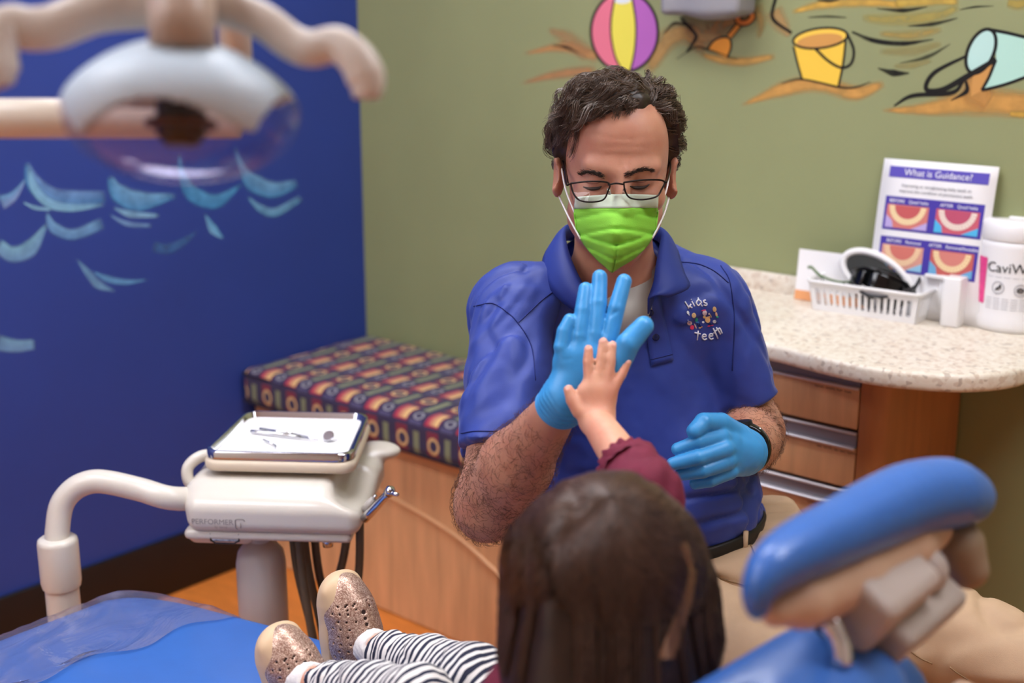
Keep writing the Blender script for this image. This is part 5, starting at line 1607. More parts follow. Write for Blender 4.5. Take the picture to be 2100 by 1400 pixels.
# belt: a band round the waist, level but hitched up on his left
WC = K(1338, 1092, 2.085); e1 = np.array([1.0, .13, 0]); e1 /= np.linalg.norm(e1); e2 = np.array([0, -.25, .968])
bp_ = [WC + .181 * math.cos(t_) * e1 + .127 * math.sin(t_) * e2 for t_ in np.linspace(0, 2 * math.pi, 60)]
obj('belt', MB().tube(k2w(np.array(bp_)), .0048, 8, cap=False, flat=((0, 0, 1), 3.4)), M_BELT, man)
for t_ in (.75, 1.35):
    c_ = WC + .186 * math.cos(t_) * e1 + .132 * math.sin(t_) * e2
    obj('belt_loop', MB().tube(k2w(np.array([c_ + ZW * -.022, c_ + ZW * .022])), .0045, 6), M_KHAKI, man)
M_SHOE = mat('brown_leather', '#3a261a', rough=.4)
for an in (ANL, ANR):
    w_ = k2w(an)
    f = Field(w_ + np.array([-.14, -.16, -.11]), w_ + np.array([.18, .1, .08]), .006)
    dr = np.array([.5, -.85, 0]); dr /= np.linalg.norm(dr)
    f.cone(w_ + np.array([0, 0, -.05]), w_ + dr * .12 + np.array([0, 0, -.058]), .046, .038, k=.02); f.cone(w_, w_ + np.array([0, 0, -.05]), .045, .046, k=.02)
    f.plane((0, 0, .004), (0, 0, -1), k=.003)
    obj('shoe', f.mesh(), M_SHOE, man)

# --- gloves
def glove(name, chains, palm, wrist, elbow, cuff, r_c, lo, hi, folds, planek):
    f = Field(lo, hi, .0016)
    hand_into(f, chains, palm, k_f=.0045)
    ax = (elbow - wrist) / np.linalg.norm(elbow - wrist)
    f.cone(wrist - ax * .006, wrist + ax * (cuff + .03), r_c * .96, r_c * 1.05, k=.018)
    f.displace(lambda p: .0004 * vnoise(p / .012, 61) + .0011 * np.clip(1 - np.abs((p - wrist) @ ax - cuff * .3) / .03, 0, 1) * np.sin(((p - wrist) @ ax) * 900 + 3 * vnoise(p / .02, 62)), .006)
    for a, b, r in folds: f.cone(K(*a), K(*b), r, r * .4, k=.004, cut=True)
    f.plane(wrist + ax * cuff, ax, k=.002)
    V, Q = f.mesh(); return obj(name, (k2w(V), Q), M_GLOVE, man)


lo = K(1095, 880, 1.70); hi = K(1345, 540, 1.53); 
g1 = glove('glove', G_R, PALM_R, WR_R, EL_R, .014, .0285, np.minimum(lo, K(1095, 880, 1.53)) - .01, np.maximum(hi, K(1345, 540, 1.7)) + .01,
           [((1150, 738, 1.5965), (1172, 735, 1.5965), .0016), ((1262, 640, 1.6), (1250, 648, 1.6), .0013)], 0)
g1['label'] = 'blue nitrile glove on the raised hand'
ax_ = (EL_R - WR_R) / np.linalg.norm(EL_R - WR_R)
obj('cuff_bead', MB().tube(k2w(np.array(ring_path(WR_R + ax_ * .0135, ax_, .0300, 36))), .0014, 6, cap=False), M_GLOVE, g1)
g2 = glove('glove', G_L, PALM_L, WR_L, EL_L, .004, .0315, K(1350, 1020, 1.92) - .02, np.maximum(K(1560, 840, 1.75), K(1560, 840, 1.92)) + .01,
           [], 0)
g2['label'] = 'blue nitrile glove on the hand at his waist'
# --- wristwatch
axl = (EL_L - WR_L) / np.linalg.norm(EL_L - WR_L)
wc_ = WR_L + axl * .026
watch = obj('watch_strap', MB().tube(k2w(np.array(ring_path(wc_, axl, .0345, 40))), .0048, 8, cap=False, flat=(k2w(wc_ + axl) - k2w(wc_), 3.0)), M_BLACKG, man)
wn = np.array([-.25, .85, .45]); wn -= axl * (wn @ axl); wn /= np.linalg.norm(wn)
obj('watch_case', MB().lathe([(0, -.004), (.016, -.004), (.018, -.001), (.017, .005), (.014, .006), (0, .006)], tuple(k2w(wc_ + wn * .0355)), 28, ax=k2w(wc_ + wn) - k2w(wc_)), M_DARKM, man, sharp=40)
wb = np.cross(axl, wn)
obj('strap_pin', MB().tube(k2w(np.array([wc_ + wn * .026 + wb * .027 - axl * .006, wc_ + wn * .026 + wb * .027 + axl * .006])), .0022, 8), M_CHROME, man)

# ================================================================== stool under the man
sw = k2w((HIPL + HIPR) / 2); sx, sy_ = sw[0] - .02, sw[1] + .03
near_ = Vt_[np.hypot(Vt_[:, 0] - sx, Vt_[:, 1] - sy_) < .16]; SZ = float(near_[:, 2].min()) + .004
stool = thing('stool', 'dark round stool under the seated man', 'stool', (sx, sy_, 0))
M_STOOL = mat('navy_stool_vinyl', '#22264a', rough=.4)
obj('seat', MB().lathe([(0, SZ - .07), (.17, SZ - .07), (.19, SZ - .05), (.19, SZ - .015), (.17, SZ), (0, SZ)], (sx, sy_, 0), 36), M_STOOL, stool, sharp=60)
obj('gas_column', MB().lathe([(0, .07), (.025, .07), (.025, SZ - .0702), (0, SZ - .0702)], (sx, sy_, 0), 20), M_CHROME, stool, sharp=40)
for k_ in range(5):
    a = 2 * math.pi * k_ / 5 + .3; e_ = np.array([sx + .25 * math.cos(a), sy_ + .25 * math.sin(a), .062])
    lg_ = obj('leg', MB().tube([(sx, sy_, .085), tuple(e_)], [.022, .014], 10), M_CHROME, stool)
    obj('caster', MB().lathe([(0, -.011), (.022, -.011), (.025, 0), (.022, .011), (0, .011)], (e_[0], e_[1], .0255), 16, ax=(-math.sin(a), math.cos(a), 0)), M_DARKM, lg_)
# --- mask
BB = BVHTree.FromPolygons([Vector(v) for v in k2w(w2k(np.array([v.co[:] for v in body.data.vertices]) + ROOT_LOC['person']))], [tuple(p.vertices) for p in body.data.polygons])
def depth_on(bvh, px, py):
    r = ray(px, py); n_ = np.linalg.norm(r)
    h = bvh.ray_cast(Vector(CAM), Vector(r / n_))
    return 9.0 if h[0] is None else h[3] / n_
mk_l = spline([(1180, 404, 0), (1178, 430, 0), (1180, 455, 0), (1186, 480, 0), (1200, 505, 0), (1222, 530, 0), (1246, 551, 0)], 40)
mk_r = spline([(1350, 400, 0), (1349, 428, 0), (1347, 452, 0), (1342, 478, 0), (1328, 503, 0), (1300, 530, 0), (1262, 553, 0)], 40)
rowsM = []
for i in range(40):
    v = i / 39; row = []
    for j in range(33):
        u = j / 32 * 2 - 1
        px = mk_l[i, 0] + (mk_r[i, 0] - mk_l[i, 0]) * (u + 1) / 2; py = mk_l[i, 1] + (mk_r[i, 1] - mk_l[i, 1]) * (u + 1) / 2
        py += (6 if v < .05 else 4) * (1 - u * u) * (1 - 2 * v) * -.6 + 8 * (1 - abs(u)) * v * (v < .99)
        c = np.interp(v, [0, .2, .45, .75, 1], [.100, .114, .122, .105, .070]); s_ = np.interp(v, [0, .3, .7, 1], [.058, .056, .050, .062])
        w_ = s_ + (c - s_) * (1 - abs(u) ** 1.7)
        for vp, dep in ((.20, .0060), (.42, .0080), (.62, .0070), (.80, .0045)):      # pleats step outwards
            vv = v - vp - .10 * (abs(u) ** 1.5) * (1 if vp < .5 else -1.2)
            w_ += dep * (1 / (1 + math.exp(-vv * 90)) - .5) * (.5 + .5 * abs(u)) - dep * .9 * math.exp(-(vv / .022) ** 2)
        w_ += -.004 * math.exp(-(u / .035) ** 2) * v                              # centre crease
        w_ += .0012 * vnoise(np.array([[px / 14., py / 11., 2.]]), 71)[0]
        row.append(K(px, py, min(1.87 - w_, depth_on(BB, px, py) - .004)))
    rowsM.append(row)
rowsM = np.array(rowsM)
def mask_mat():
    m, nt, b = newmat('green_mask_fabric')
    b.inputs['Base Color'].default_value = lin('#86cf3c'); b.inputs['Roughness'].default_value = .75
    tc = nt.nodes.new('ShaderNodeTexCoord'); n = nt.nodes.new('ShaderNodeTexVoronoi'); n.inputs['Scale'].default_value = 600
    nt.links.new(tc.outputs['Object'], n.inputs['Vector']); bp = nt.nodes.new('ShaderNodeBump'); bp.inputs['Strength'].default_value = .15; bp.inputs['Distance'].default_value = .001
    nt.links.new(n.outputs['Distance'], bp.inputs['Height']); nt.links.new(bp.outputs[0], b.inputs['Normal'])
    return m
M_MASK = mask_mat(); M_MASKW = mat('white_mask_edge', '#c9d6c0', rough=.8, var=.03)
mask = obj('face_mask', MB().sheet(k2w(rowsM[6:]), .0012), M_MASK, man); mask['label'] = 'bright green pleated face mask'
obj('nose_band', MB().sheet(k2w(rowsM[:7] + np.array([0, 0, .0008])), .0014), M_MASKW, mask)
for ed, n0, n1, cols in ((0, 8, 20, 1), (32, 8, 20, 1)):
    pts = [k2w(rowsM[i, ed] * .95 + rowsM[i, min(32, max(0, ed + (1 if ed == 0 else -1)))] * .05 + np.array([0, 0, .0012])) for i in range(n0, n1)]
    obj('side_binding', MB().tube(pts, .0016, 5), M_MASK, mask)
for ed, ear, px0 in ((0, ((1160, 430), (1146, 395), (1148, 355)), -1), (32, ((1362, 415), (1374, 385), (1378, 350)), 1)):
    ear_t = Hd(px0 * .080, .006, -.006)
    a = rowsM[8, ed]; b = rowsM[22, ed]
    mid1 = a * .5 + ear_t * .5 + np.array([px0 * .003, -.002, .004]); mid2 = b * .45 + Hd(px0 * .081, -.03, -.012) * .55 + np.array([px0 * .003, -.004, 0.006])
    obj('ear_loop', MB().tube(k2w(spline([a, mid1, ear_t], 14)), .0014, 6).tube(k2w(spline([b, mid2, Hd(px0 * .084, -.03, -.02), ear_t], 16)), .0014, 6), M_WHITEP, mask)

# --- glasses
M_WIRE = mat('dark_bronze_wire', '#1d1512', rough=.3, metal=.7)
def lens_glass():
    m, nt, b = newmat('spectacle_lens'); N = nt.nodes.new; L = nt.links.new
    tr_ = N('ShaderNodeBsdfTransparent'); tr_.inputs[0].default_value = (.93, .93, .95, 1); gl = N('ShaderNodeBsdfGlossy'); gl.inputs['Roughness'].default_value = .02
    mx = N('ShaderNodeMixShader'); mx.inputs[0].default_value = .018; L(tr_.outputs[0], mx.inputs[1]); L(gl.outputs[0], mx.inputs[2]); L(mx.outputs[0], nt.nodes['Material Output'].inputs[0]); return m
gls = obj('glasses_bridge', MB().tube(k2w(spline([K(1247, 379, 1.752), K(1263, 376, 1.748), K(1279, 378, 1.752)], 10)), .0013, 6), M_WIRE, man)
M_LENS = lens_glass()
for pts, hinge, px0 in ((((1170, 376), (1208, 372), (1248, 375), (1246, 394), (1236, 410), (1210, 414), (1188, 410), (1176, 396)), (1168, 377), -1),
                        (((1279, 374), (1320, 369), (1361, 371), (1356, 390), (1346, 403), (1320, 409), (1293, 406), (1282, 392)), (1363, 372), 1)):
    def gd(x): return 1.752 + .022 * (abs(x - 1264) / 100) ** 2
    q = spline([(x, y, 0) for x, y in pts + pts[:1]], 44)
    loop = np.array([K(a, b, gd(a)) for a, b, c in q])
    obj('rim', MB().tube(k2w(loop), .0013, 6, cap=False), M_WIRE, gls)
    top = [p for p in loop if True]
    obj('lens', MB().add(k2w(np.vstack([loop[:-1].mean(0)[None], loop[:-1]])), [(0, i + 1, (i + 1) % 43 + 1) for i in range(43)]), M_LENS, gls, smooth=False)
    hx = K(*hinge, gd(hinge[0]))
    obj('temple', MB().tube(k2w(spline([hx, hx + np.array([px0 * .004, .001, -.006]), Hd(px0 * .0765, .008, .02), Hd(px0 * .079, .016, -.02)], 16)), .0016, 6), M_WIRE, gls)
    cxn = 1248 if px0 < 0 else 1281
    obj('nose_pad', MB().tube(k2w(np.array([K(cxn - 0, 388, 1.757), K(cxn + px0 * -2, 397, 1.765)])), .0024, 8), M_CLEARP, gls)

# --- eyes: lashes and brows
M_BROW = mat('brow_hair', '#2f221a', rough=.6)
for s_, pts in ((-1, ((1190, 357), (1205, 353), (1222, 355), (1240, 362))), (1, ((1280, 360), (1300, 352), (1318, 347), (1337, 350)))):
    c = spline([(x, y, 0) for x, y in pts], 60); P_ = []
    for k_ in range(260):
        i = rng.integers(0, 60); px, py = c[i, 0] + rng.normal(0, 1.2), c[i, 1] + rng.normal(0, 3.0 * (1 - .5 * i / 60 if s_ > 0 else .5 + .5 * i / 60))
        d = depth_on(BB, px, py) - .0005
        dx, dy = (s_ * rng.uniform(4, 9), rng.uniform(-4, 1))
        P_.append([K(px, py, d), K(px + dx * .5, py + dy * .6, d - .0020), K(px + dx, py + dy, d - .0016)])
    obj('eyebrow', strands(k2w(np.array(P_)), .00035, .00015), M_BROW, man)
for s_, pts in ((-1, ((1196, 383), (1210, 387), (1226, 386), (1234, 382))), (1, ((1292, 382), (1304, 385), (1320, 384), (1332, 378)))):
    c = spline([(x, y, 0) for x, y in pts], 20)
    obj('eyelashes', MB().tube([P(a, b, depth_on(BB, a, b) - .0006) for a, b, q in c], [.0006 + .0019 * math.sin(math.pi * i / 19) for i in range(20)], 6), M_BROW, man)
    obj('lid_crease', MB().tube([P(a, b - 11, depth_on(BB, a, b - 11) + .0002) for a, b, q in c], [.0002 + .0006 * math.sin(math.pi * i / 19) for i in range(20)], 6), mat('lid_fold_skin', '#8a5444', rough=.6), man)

# --- hair
def hairline(q):
    """>0 where hair grows, q in head coordinates"""
    x, y, z = q[:, 0], q[:, 1], q[:, 2]
    front = np.interp(x, [-.08, -.062, -.048, -.030, -.008, .012, .026, .040, .055, .066, .08], [.020, .032, .054, .074, .082, .080, .066, .040, .030, .024, .018])
    d_front = front - z + np.clip(y - .07, -.2, .06) * .35
    low = np.interp(z, [-.12, -.06, -.02, .0, .02, .04], [-.085, -.075, -.015, -.008, -.028, .02])
    d_low = y - low
    return np.minimum(d_front, d_low)


f = Field(HC - .155, HC + .155, .003)
f.ell(Hd(0, .038, -.016), (.084, .094, .103), HM, k=.01)
for x, y, z, r in ((-.053, .072, .030, .030), (.062, .065, .005, .028), (-.02, .108, .032, .024), (.02, .112, .01, .026), (-.066, .03, -.005, .024), (.068, .028, -.01, .024), (-.045, .096, .01, .028), (.05, .092, -.01, .028), (-.030, .096, .058, .020), (-.004, .101, .062, .019), (.018, .106, .052, .019), (-.05, .085, .045, .022)):
    f.ell(Hd(x, y, z), (r, r, r), HM, k=.02)
gi = np.stack(np.meshgrid(*[f.lo[i] + f.h * np.arange(f.n[i]) for i in range(3)], indexing='ij'), -1).reshape(-1, 3)
qh = (gi - HC) @ HM
f.D = np.maximum(f.D, (-hairline(qh) * .8).reshape(f.D.shape)).astype(np.float32)
f.displace(lambda p: .0030 * vnoise(p / .014, 81), .012)
Vh, Qh = f.mesh()
hair = obj('hair', (k2w(Vh), Qh), M_HAIR, man); hair['label'] = 'short wavy dark brown hair'
HF = BVHTree.FromPolygons([Vector(v) for v in Vh], [tuple(q) for q in Qh.tolist()])
paths, cols = [], []
qv = (Vh - HC) @ HM
sk1 = (qv[:, 0] / .0745) ** 2 + ((qv[:, 1] - .034) / .088) ** 2 + ((qv[:, 2] + .012) / .098) ** 2; sk2 = (qv[:, 0] / .058) ** 2 + ((qv[:, 1] - .055) / .055) ** 2 + ((qv[:, 2] - .045) / .048) ** 2; sk3 = (qv[:, 0] / .064) ** 2 + ((qv[:, 1] + .022) / .094) ** 2 + ((qv[:, 2] - .024) / .068) ** 2
ok = np.nonzero((hairline(qv) > -.002) & (sk1 > 1.06) & (sk2 > 1.1) & (sk3 > 1.1))[0]
sel = rng.choice(ok, 430)
M_ = 14
tt = np.linspace(0, 1, M_)
for ci in sel:
    x, y, z = qv[ci]; root = Vh[ci]
    nrm = np.array([x, (y - .03), z + .012]); nrm /= np.linalg.norm(nrm)
    if y > .075 and z > -.02:                       # top: swept to his right and forward, curling
        comb = np.array([-.75 - .3 * (x > .02), -.05, .25 + 2.5 * max(0, -.02 - x)]) if x < .035 else np.array([.5, -.1, -.6])
        ln = .052
    elif abs(x) > .05:
        comb = np.array([.15 * np.sign(x), -.35, -.85]); ln = .038
    else:
        comb = np.array([-.2, -.5, -.8]); ln = .045
    comb = comb + rng.normal(0, .22, 3); comb -= nrm * (comb @ nrm); comb /= np.linalg.norm(comb)
    sd = np.cross(nrm, comb)
    ph = rng.uniform(0, 6.28); turns = rng.uniform(.7, 1.5); cr_ = rng.uniform(.003, .0065); ln *= rng.uniform(.7, 1.25)
    lift = rng.uniform(.004, .012)
    gray = rng.random() < .10
    for k_ in range(24):
        j = rng.normal(0, .0030, 3); j -= nrm * (j @ nrm)
        l2 = ln * rng.uniform(.8, 1.1); p2 = ph + rng.normal(0, .35)
        q = np.array([x, y, z])[None] + j[None] - nrm[None] * .002 + comb[None] * (l2 * tt)[:, None] \
            + nrm[None] * (lift * np.sin(np.pi * np.minimum(1, tt * 1.1)) - ln * ln * 3.6 * tt ** 2)[:, None] \
            + (cr_ * (np.sin(p2 + 6.28 * turns * tt) - math.sin(p2)) * np.minimum(1, tt * 2))[:, None] * sd[None] + (cr_ * .8 * (np.cos(p2 + 6.28 * turns * tt) - math.cos(p2)) * np.minimum(1, tt * 2))[:, None] * nrm[None]
        paths.append(HC + q @ HM.T)
        b_ = rng.uniform(.7, 1.5)
        c_ = np.array(lin('#4a3626')) * b_; c_[3] = 1
        if gray and rng.random() < .5: c_ = np.array(lin('#8a8078')); 
        cols.append(c_)
# forelock over his right brow
for (x0, y0, tx, ty, bow) in ((1225, 200, 1200, 254, -10), (1240, 200, 1214, 240, -8), (1210, 205, 1188, 236, -8), (1255, 200, 1238, 240, -6), (1272, 205, 1264, 240, -4), (1195, 200, 1172, 252, -8), (1290, 205, 1284, 232, 4), (1180, 215, 1166, 262, -6), (1300, 195, 1302, 220, 5)):
    for k_ in range(46):
        ax0, ay0 = x0 + rng.normal(0, 8), y0 + rng.normal(0, 6); bx0, by0 = tx + rng.normal(0, 4), ty + rng.normal(0, 4); o_ = []
        for t_ in np.linspace(0, 1, M_):
            px = ax0 + (bx0 - ax0) * t_ + bow * math.sin(math.pi * t_) + 3 * math.sin(t_ * 7 + x0); py = ay0 + (by0 - ay0) * t_ ** 1.3
            dd = depth_on(BB, px, py); dd = dd if dd < 2.2 else 1.80
            o_.append(K(px, py, dd - .004 - .014 * (1 - t_) ** .7))
        paths.append(np.array(o_)); c_ = np.array(lin('#4a3626')) * rng.uniform(.6, 1.4); c_[3] = 1; cols.append(c_)
M_STRAND = mat_attr('brown_hair_strands', .4, spec=.6)
st_ = obj('hair_strands', strands(k2w(np.array(paths)), .00042, .0002, np.array(cols)), M_STRAND, hair)
st_['kind'] = 'stuff'
# --- forearm hair
bvs = w2k(np.array([v.co[:] for v in body.data.vertices]) + ROOT_LOC['person']); bno = np.array([v.normal[:] for v in body.data.vertices])
bno = np.stack([bno @ RT, bno @ UP, -(bno @ FW)], 1)
def arm_hair(a, b, t0, t1, n, rad):
    d = b - a; t_ = ((bvs - a) @ d) / (d @ d); r_ = np.linalg.norm(bvs - a - t_[:, None] * d, axis=1)
    ii = np.nonzero((t_ > t0) & (t_ < t1) & (r_ < rad))[0]; ii = rng.choice(ii, n)
    u = d / np.linalg.norm(d); o_ = []
    for i in ii:
        n_ = bno[i]; dr = u * rng.uniform(.2, .9) + rng.normal(0, .45, 3) + np.array([0, -.35, 0]); dr -= n_ * (dr @ n_); dr /= np.linalg.norm(dr) + 1e-9
        L_ = rng.uniform(.008, .016); o_.append([bvs[i], bvs[i] + n_ * L_ * .28 + dr * L_ * .4, bvs[i] + n_ * L_ * .35 + dr * L_ * .8, bvs[i] + n_ * L_ * .30 + dr * L_])
    return np.array(o_)
oh = obj('arm_hair', strands(k2w(np.concatenate([arm_hair(EL_R, WR_R, -.25, .85, 2600, .075), arm_hair(EL_L, WR_L, -.2, .75, 1500, .075), arm_hair(SH_R, EL_R, .75, 1.05, 400, .07)])), .00022, .0001), mat('arm_hair_brown', '#5a3a2a', rough=.6), man)
oh['kind'] = 'stuff'
# ================================================================== the child in the chair
M_CSKIN = skin_mat('child_skin', '#d9a184', '#cf8d72')
M_MAROON = mat('maroon_knit', '#6e1a33', rough=.8, var=.08, vscale=60, bump=.15, bscale=500)
M_SOCK = mat('white_ribbed_sock', '#e6e2de', rough=.85, var=.03, bump=.2, bscale=300)
child = thing('person', 'small child with long brown hair in maroon top and striped leggings on the dental chair', 'person', (1.95, CY, .5505))
CH = K(1248, 1140, 1.25)
Wc = lambda x, y, z: np.array([x, y, z], float)
c_head = k2w(CH)
C_SHR, C_ELR, C_WRR = Wc(2.02, -1.468, .865), k2w(K(1325, 1012, 1.425)), k2w(K(1223, 864, 1.566))
C_SHL, C_ELL, C_WRL = Wc(2.02, -1.670, .855), Wc(1.97, -1.735, .74), Wc(1.86, -1.66, .70)
C_HIPR, C_KNR, C_ANR = Wc(1.955, -1.510, .625), Wc(1.765, -1.455, .695), Wc(1.505, -1.402, .632)
C_HIPL, C_KNL, C_ANL = Wc(1.955, -1.635, .625), Wc(1.770, -1.560, .715), Wc(1.522, -1.537, .640)
CHAND = dict(
    index=([(1212, 812, 1.570), (1208, 775, 1.571), (1206, 742, 1.573), (1207, 715, 1.576)], [.0078, .0070, .0066, .0056]),
    middle=([(1224, 812, 1.570), (1229, 773, 1.571), (1234, 732, 1.574), (1237, 700, 1.577)], [.0078, .0070, .0066, .0056]),
    ring=([(1236, 814, 1.570), (1247, 776, 1.571), (1253, 738, 1.573), (1257, 707, 1.576)], [.0076, .0068, .0063, .0054]),
    pinky=([(1243, 820, 1.569), (1260, 794, 1.570), (1275, 768, 1.572), (1287, 742, 1.575)], [.0072, .0063, .0058, .0050]),
    thumb=([(1205, 848, 1.567), (1187, 843, 1.566), (1173, 820, 1.567), (1166, 799, 1.569)], [.0105, .0088, .0076, .0064]))
lo = np.minimum.reduce([C_ANR, C_ANL, C_SHL, C_WRL]) - np.array([.03, .09, .06]); hi = np.maximum.reduce([c_head, C_SHR, C_WRR]) + np.array([.12, .10, .22])
f = Field(lo, hi, .0032)
# head turned up to the man
hf = np.array([-.60, .74, .25]); hf /= np.linalg.norm(hf); hl = np.cross([0, 0, 1.0], hf); hl /= np.linalg.norm(hl); hu = np.cross(hf, hl); CM = np.stack([hl, hu, hf], 1)
Cd = lambda x, y, z: c_head + CM @ np.array([x, y, z])
f.ell(Cd(0, .006, -.004), (.062, .064, .068), CM, k=.02); f.ell(Cd(0, -.03, .025), (.054, .062, .052), CM, k=.02)
f.cone(Cd(0, -.012, .070), Cd(0, -.022, .080), .006, .008, k=.01); f.ell(Cd(0, -.050, .070), (.016, .006, .010), CM, k=.008)
for s_ in (-1, 1):
    f.ell(Cd(s_ * .026, .0, .084), (.014, .010, .014), CM, k=.008, cut=True); f.ell(Cd(s_ * .026, -.001, .066), (.011, .010, .010), CM, k=.003)
    f.ell(Cd(s_ * .068, -.012, -.006), (.006, .022, .014), CM, k=.005); f.ell(Cd(s_ * .032, -.034, .052), (.022, .020, .020), CM, k=.02)
f.cone(Cd(0, -.05, -.012), Wc(2.02, CY, .86), .034, .038, k=.02)
f.cone(Wc(2.015, CY, .80), Wc(1.965, CY, .65), .072, .078, k=.04)
for a, b in ((C_SHR, C_SHL),): f.cone(a * .9 + b * .1, a * .1 + b * .9, .036, .036, k=.03)
f.cone(C_SHR, C_ELR, .031, .027, k=.015); f.cone(C_ELR, C_WRR, .0275, .0195, k=.012)
f.cone(C_SHL, C_ELL, .031, .027, k=.015); f.cone(C_ELL, C_WRL, .027, .020, k=.012)
f.ell(C_WRL + np.array([-.035, .01, -.005]), (.032, .024, .014), k=.01)
for i_ in range(4): f.cone(C_WRL + np.array([-.055, -.010 + .013 * i_, -.005]), C_WRL + np.array([-.10 + .008 * abs(i_ - 1.5), -.012 + .015 * i_, -.018]), .0068, .0056, k=.003)
f.cone(C_WRL + np.array([-.02, .028, 0]), C_WRL + np.array([-.06, .05, -.008]), .008, .006, k=.005)
fl = (-FW, .55)
f.cone(k2w(K(1222, 855, 1.567)), k2w(K(1214, 808, 1.570)), .018, .0195, k=.010, flat=fl); f.cone(k2w(K(1226, 855, 1.567)), k2w(K(1236, 812, 1.570)), .018, .018, k=.010, flat=fl)
for nm, (js, rs) in CHAND.items():
    q = [k2w(K(*j)) for j in js]; f.path(q[:2], rs[:2], k=.004); f.path(q[1:], rs[1:], k=.0008)
for hip, kn, an in ((C_HIPR, C_KNR, C_ANR), (C_HIPL, C_KNL, C_ANL)):
    f.cone(hip, kn, .048, .033, k=.03); f.cone(kn, kn * .6 + an * .4, .033, .030, k=.015); f.cone(kn * .6 + an * .4, an, .030, .021, k=.015)
V, Q = f.mesh()
cbody = obj('body', (V, Q), M_CSKIN, child)
# finger nails
M_NAIL = mat('child_nail', '#e2a592', rough=.25, var=.02)
CBV = BVHTree.FromPolygons([Vector(v) for v in V], [tuple(q) for q in Q.tolist()])
for nm, (js, rs) in CHAND.items():
    a, b = np.array(js[-2][:2], float), np.array(js[-1][:2], float); u = (b - a) / np.linalg.norm(b - a); w_ = np.array([-u[1], u[0]])
    Vn = [onto(CBV, *(b + u * (3 + 6.0 * math.sin(t_)) + w_ * 5.2 * math.cos(t_)), .0004, 1.57) for t_ in np.linspace(0, 6.2832, 13)[:-1]]
    obj('fingernail', MB().add([onto(CBV, *(b + u * 3), .0008, 1.57)] + Vn, [(0, i + 1, (i + 1) % 12 + 1) for i in range(12)]), M_NAIL, child)

# maroon top
f = Field(np.minimum.reduce([C_SHL, C_WRL, C_HIPL]) - .09, np.maximum.reduce([C_SHR, C_WRR, c_head]) + .07, .004)
f.cone(Wc(2.02, CY, .80), Wc(1.965, CY, .655), .084, .094, k=.04)
f.cone(C_SHR * .85 + C_SHL * .15, C_SHL * .85 + C_SHR * .15, .046, .046, k=.03)
cuff = C_ELR + (C_WRR - C_ELR) * .36; adr = (C_WRR - C_ELR) / np.linalg.norm(C_WRR - C_ELR)
f2 = Field(f.lo, f.lo + f.h * (f.n - 1), .004)
f2.cone(C_SHR, C_ELR, .043, .040, k=.015); f2.cone(C_ELR, cuff, .040, .036, k=.015)
f2.plane(cuff + adr * .004, adr, k=.003)
f3 = Field(f.lo, f.lo + f.h * (f.n - 1), .004)
cufl = C_ELL + (C_WRL - C_ELL) * .6; adl = (C_WRL - C_ELL) / np.linalg.norm(C_WRL - C_ELL)
f3.cone(C_SHL, C_ELL, .043, .038, k=.015); f3.cone(C_ELL, cufl, .038, .032, k=.015); f3.plane(cufl, adl, k=.003)
mm = [min(f.D.shape[i], f2.D.shape[i]) for i in range(3)]
sl = tuple(slice(0, m_) for m_ in mm)
f.D[sl] = smin(smin(f.D[sl], f2.D[sl], np.float32(.02)), f3.D[sl], np.float32(.02))
f.cone(Wc(2.02, CY, .93), Wc(2.02, CY, .86), .05, .046, k=.01, cut=True)
f.displace(lambda p: fold(p, (.6, -.5, .4), .022, .0030, 91, 3) + fold(p, (.1, 1, .1), .03, .003, 92, 3) + .0008 * vnoise(p / .006, 93), .016)
top = obj('knit_top', f.mesh(), M_MAROON, child); top['label'] = 'maroon long-sleeved top'
# gathered cuff: a ruffled ring
ra = np.cross(adr, [0, 0, 1.0]); ra /= np.linalg.norm(ra); rb_ = np.cross(adr, ra); rows = []
for s_, rr_, am in ((-.016, .037, .001), (-.010, .0345, .0015), (-.005, .0300, .001), (.002, .0325, .0016), (.008, .0330, .0022), (.010, .0305, .0020), (.004, .0280, .0006)):
    rows.append([cuff + adr * (s_ + am * .6 * math.sin(9 * t_)) + (rr_ + am * math.sin(17 * t_ + 1.3)) * (math.cos(t_) * ra + math.sin(t_) * rb_) for t_ in np.linspace(0, 2 * math.pi, 97)[:-1]])
obj('gathered_cuff', MB().grid(np.array(rows), close=True), M_MAROON, top)

# striped leggings
def stripe_mat():
    m, nt, b = newmat('navy_white_stripe'); N = nt.nodes.new; L = nt.links.new
    a = N('ShaderNodeAttribute'); a.attribute_name = 'along'
    tc = N('ShaderNodeTexCoord'); n = N('ShaderNodeTexNoise'); n.inputs['Scale'].default_value = 22; n.inputs['Detail'].default_value = 2; L(tc.outputs['Object'], n.inputs['Vector'])
    ad = N('ShaderNodeMath'); ad.operation = 'MULTIPLY_ADD'; ad.inputs[1].default_value = .010; L(n.outputs[0], ad.inputs[0]); L(a.outputs['Fac'], ad.inputs[2])
    dv = N('ShaderNodeMath'); dv.operation = 'DIVIDE'; dv.inputs[1].default_value = .0104; L(ad.outputs[0], dv.inputs[0])
    fr = N('ShaderNodeMath'); fr.operation = 'FRACT'; L(dv.outputs[0], fr.inputs[0])
    r = N('ShaderNodeValToRGB'); r.color_ramp.elements[0].color = lin('#1e2138'); r.color_ramp.elements[1].color = lin('#e4dfda'); r.color_ramp.elements[0].position = .44; r.color_ramp.elements[1].position = .48
    e = r.color_ramp.elements.new(.97); e.color = lin('#e4dfda'); e2 = r.color_ramp.elements.new(1.0); e2.color = lin('#1e2138')
    L(fr.outputs[0], r.inputs[0]); L(r.outputs[0], b.inputs['Base Color']); b.inputs['Roughness'].default_value = .85
    return m
M_STRIPE = stripe_mat()
hemR = C_ANR + (C_KNR - C_ANR) * .20; hemL = C_ANL + (C_KNL - C_ANL) * .22
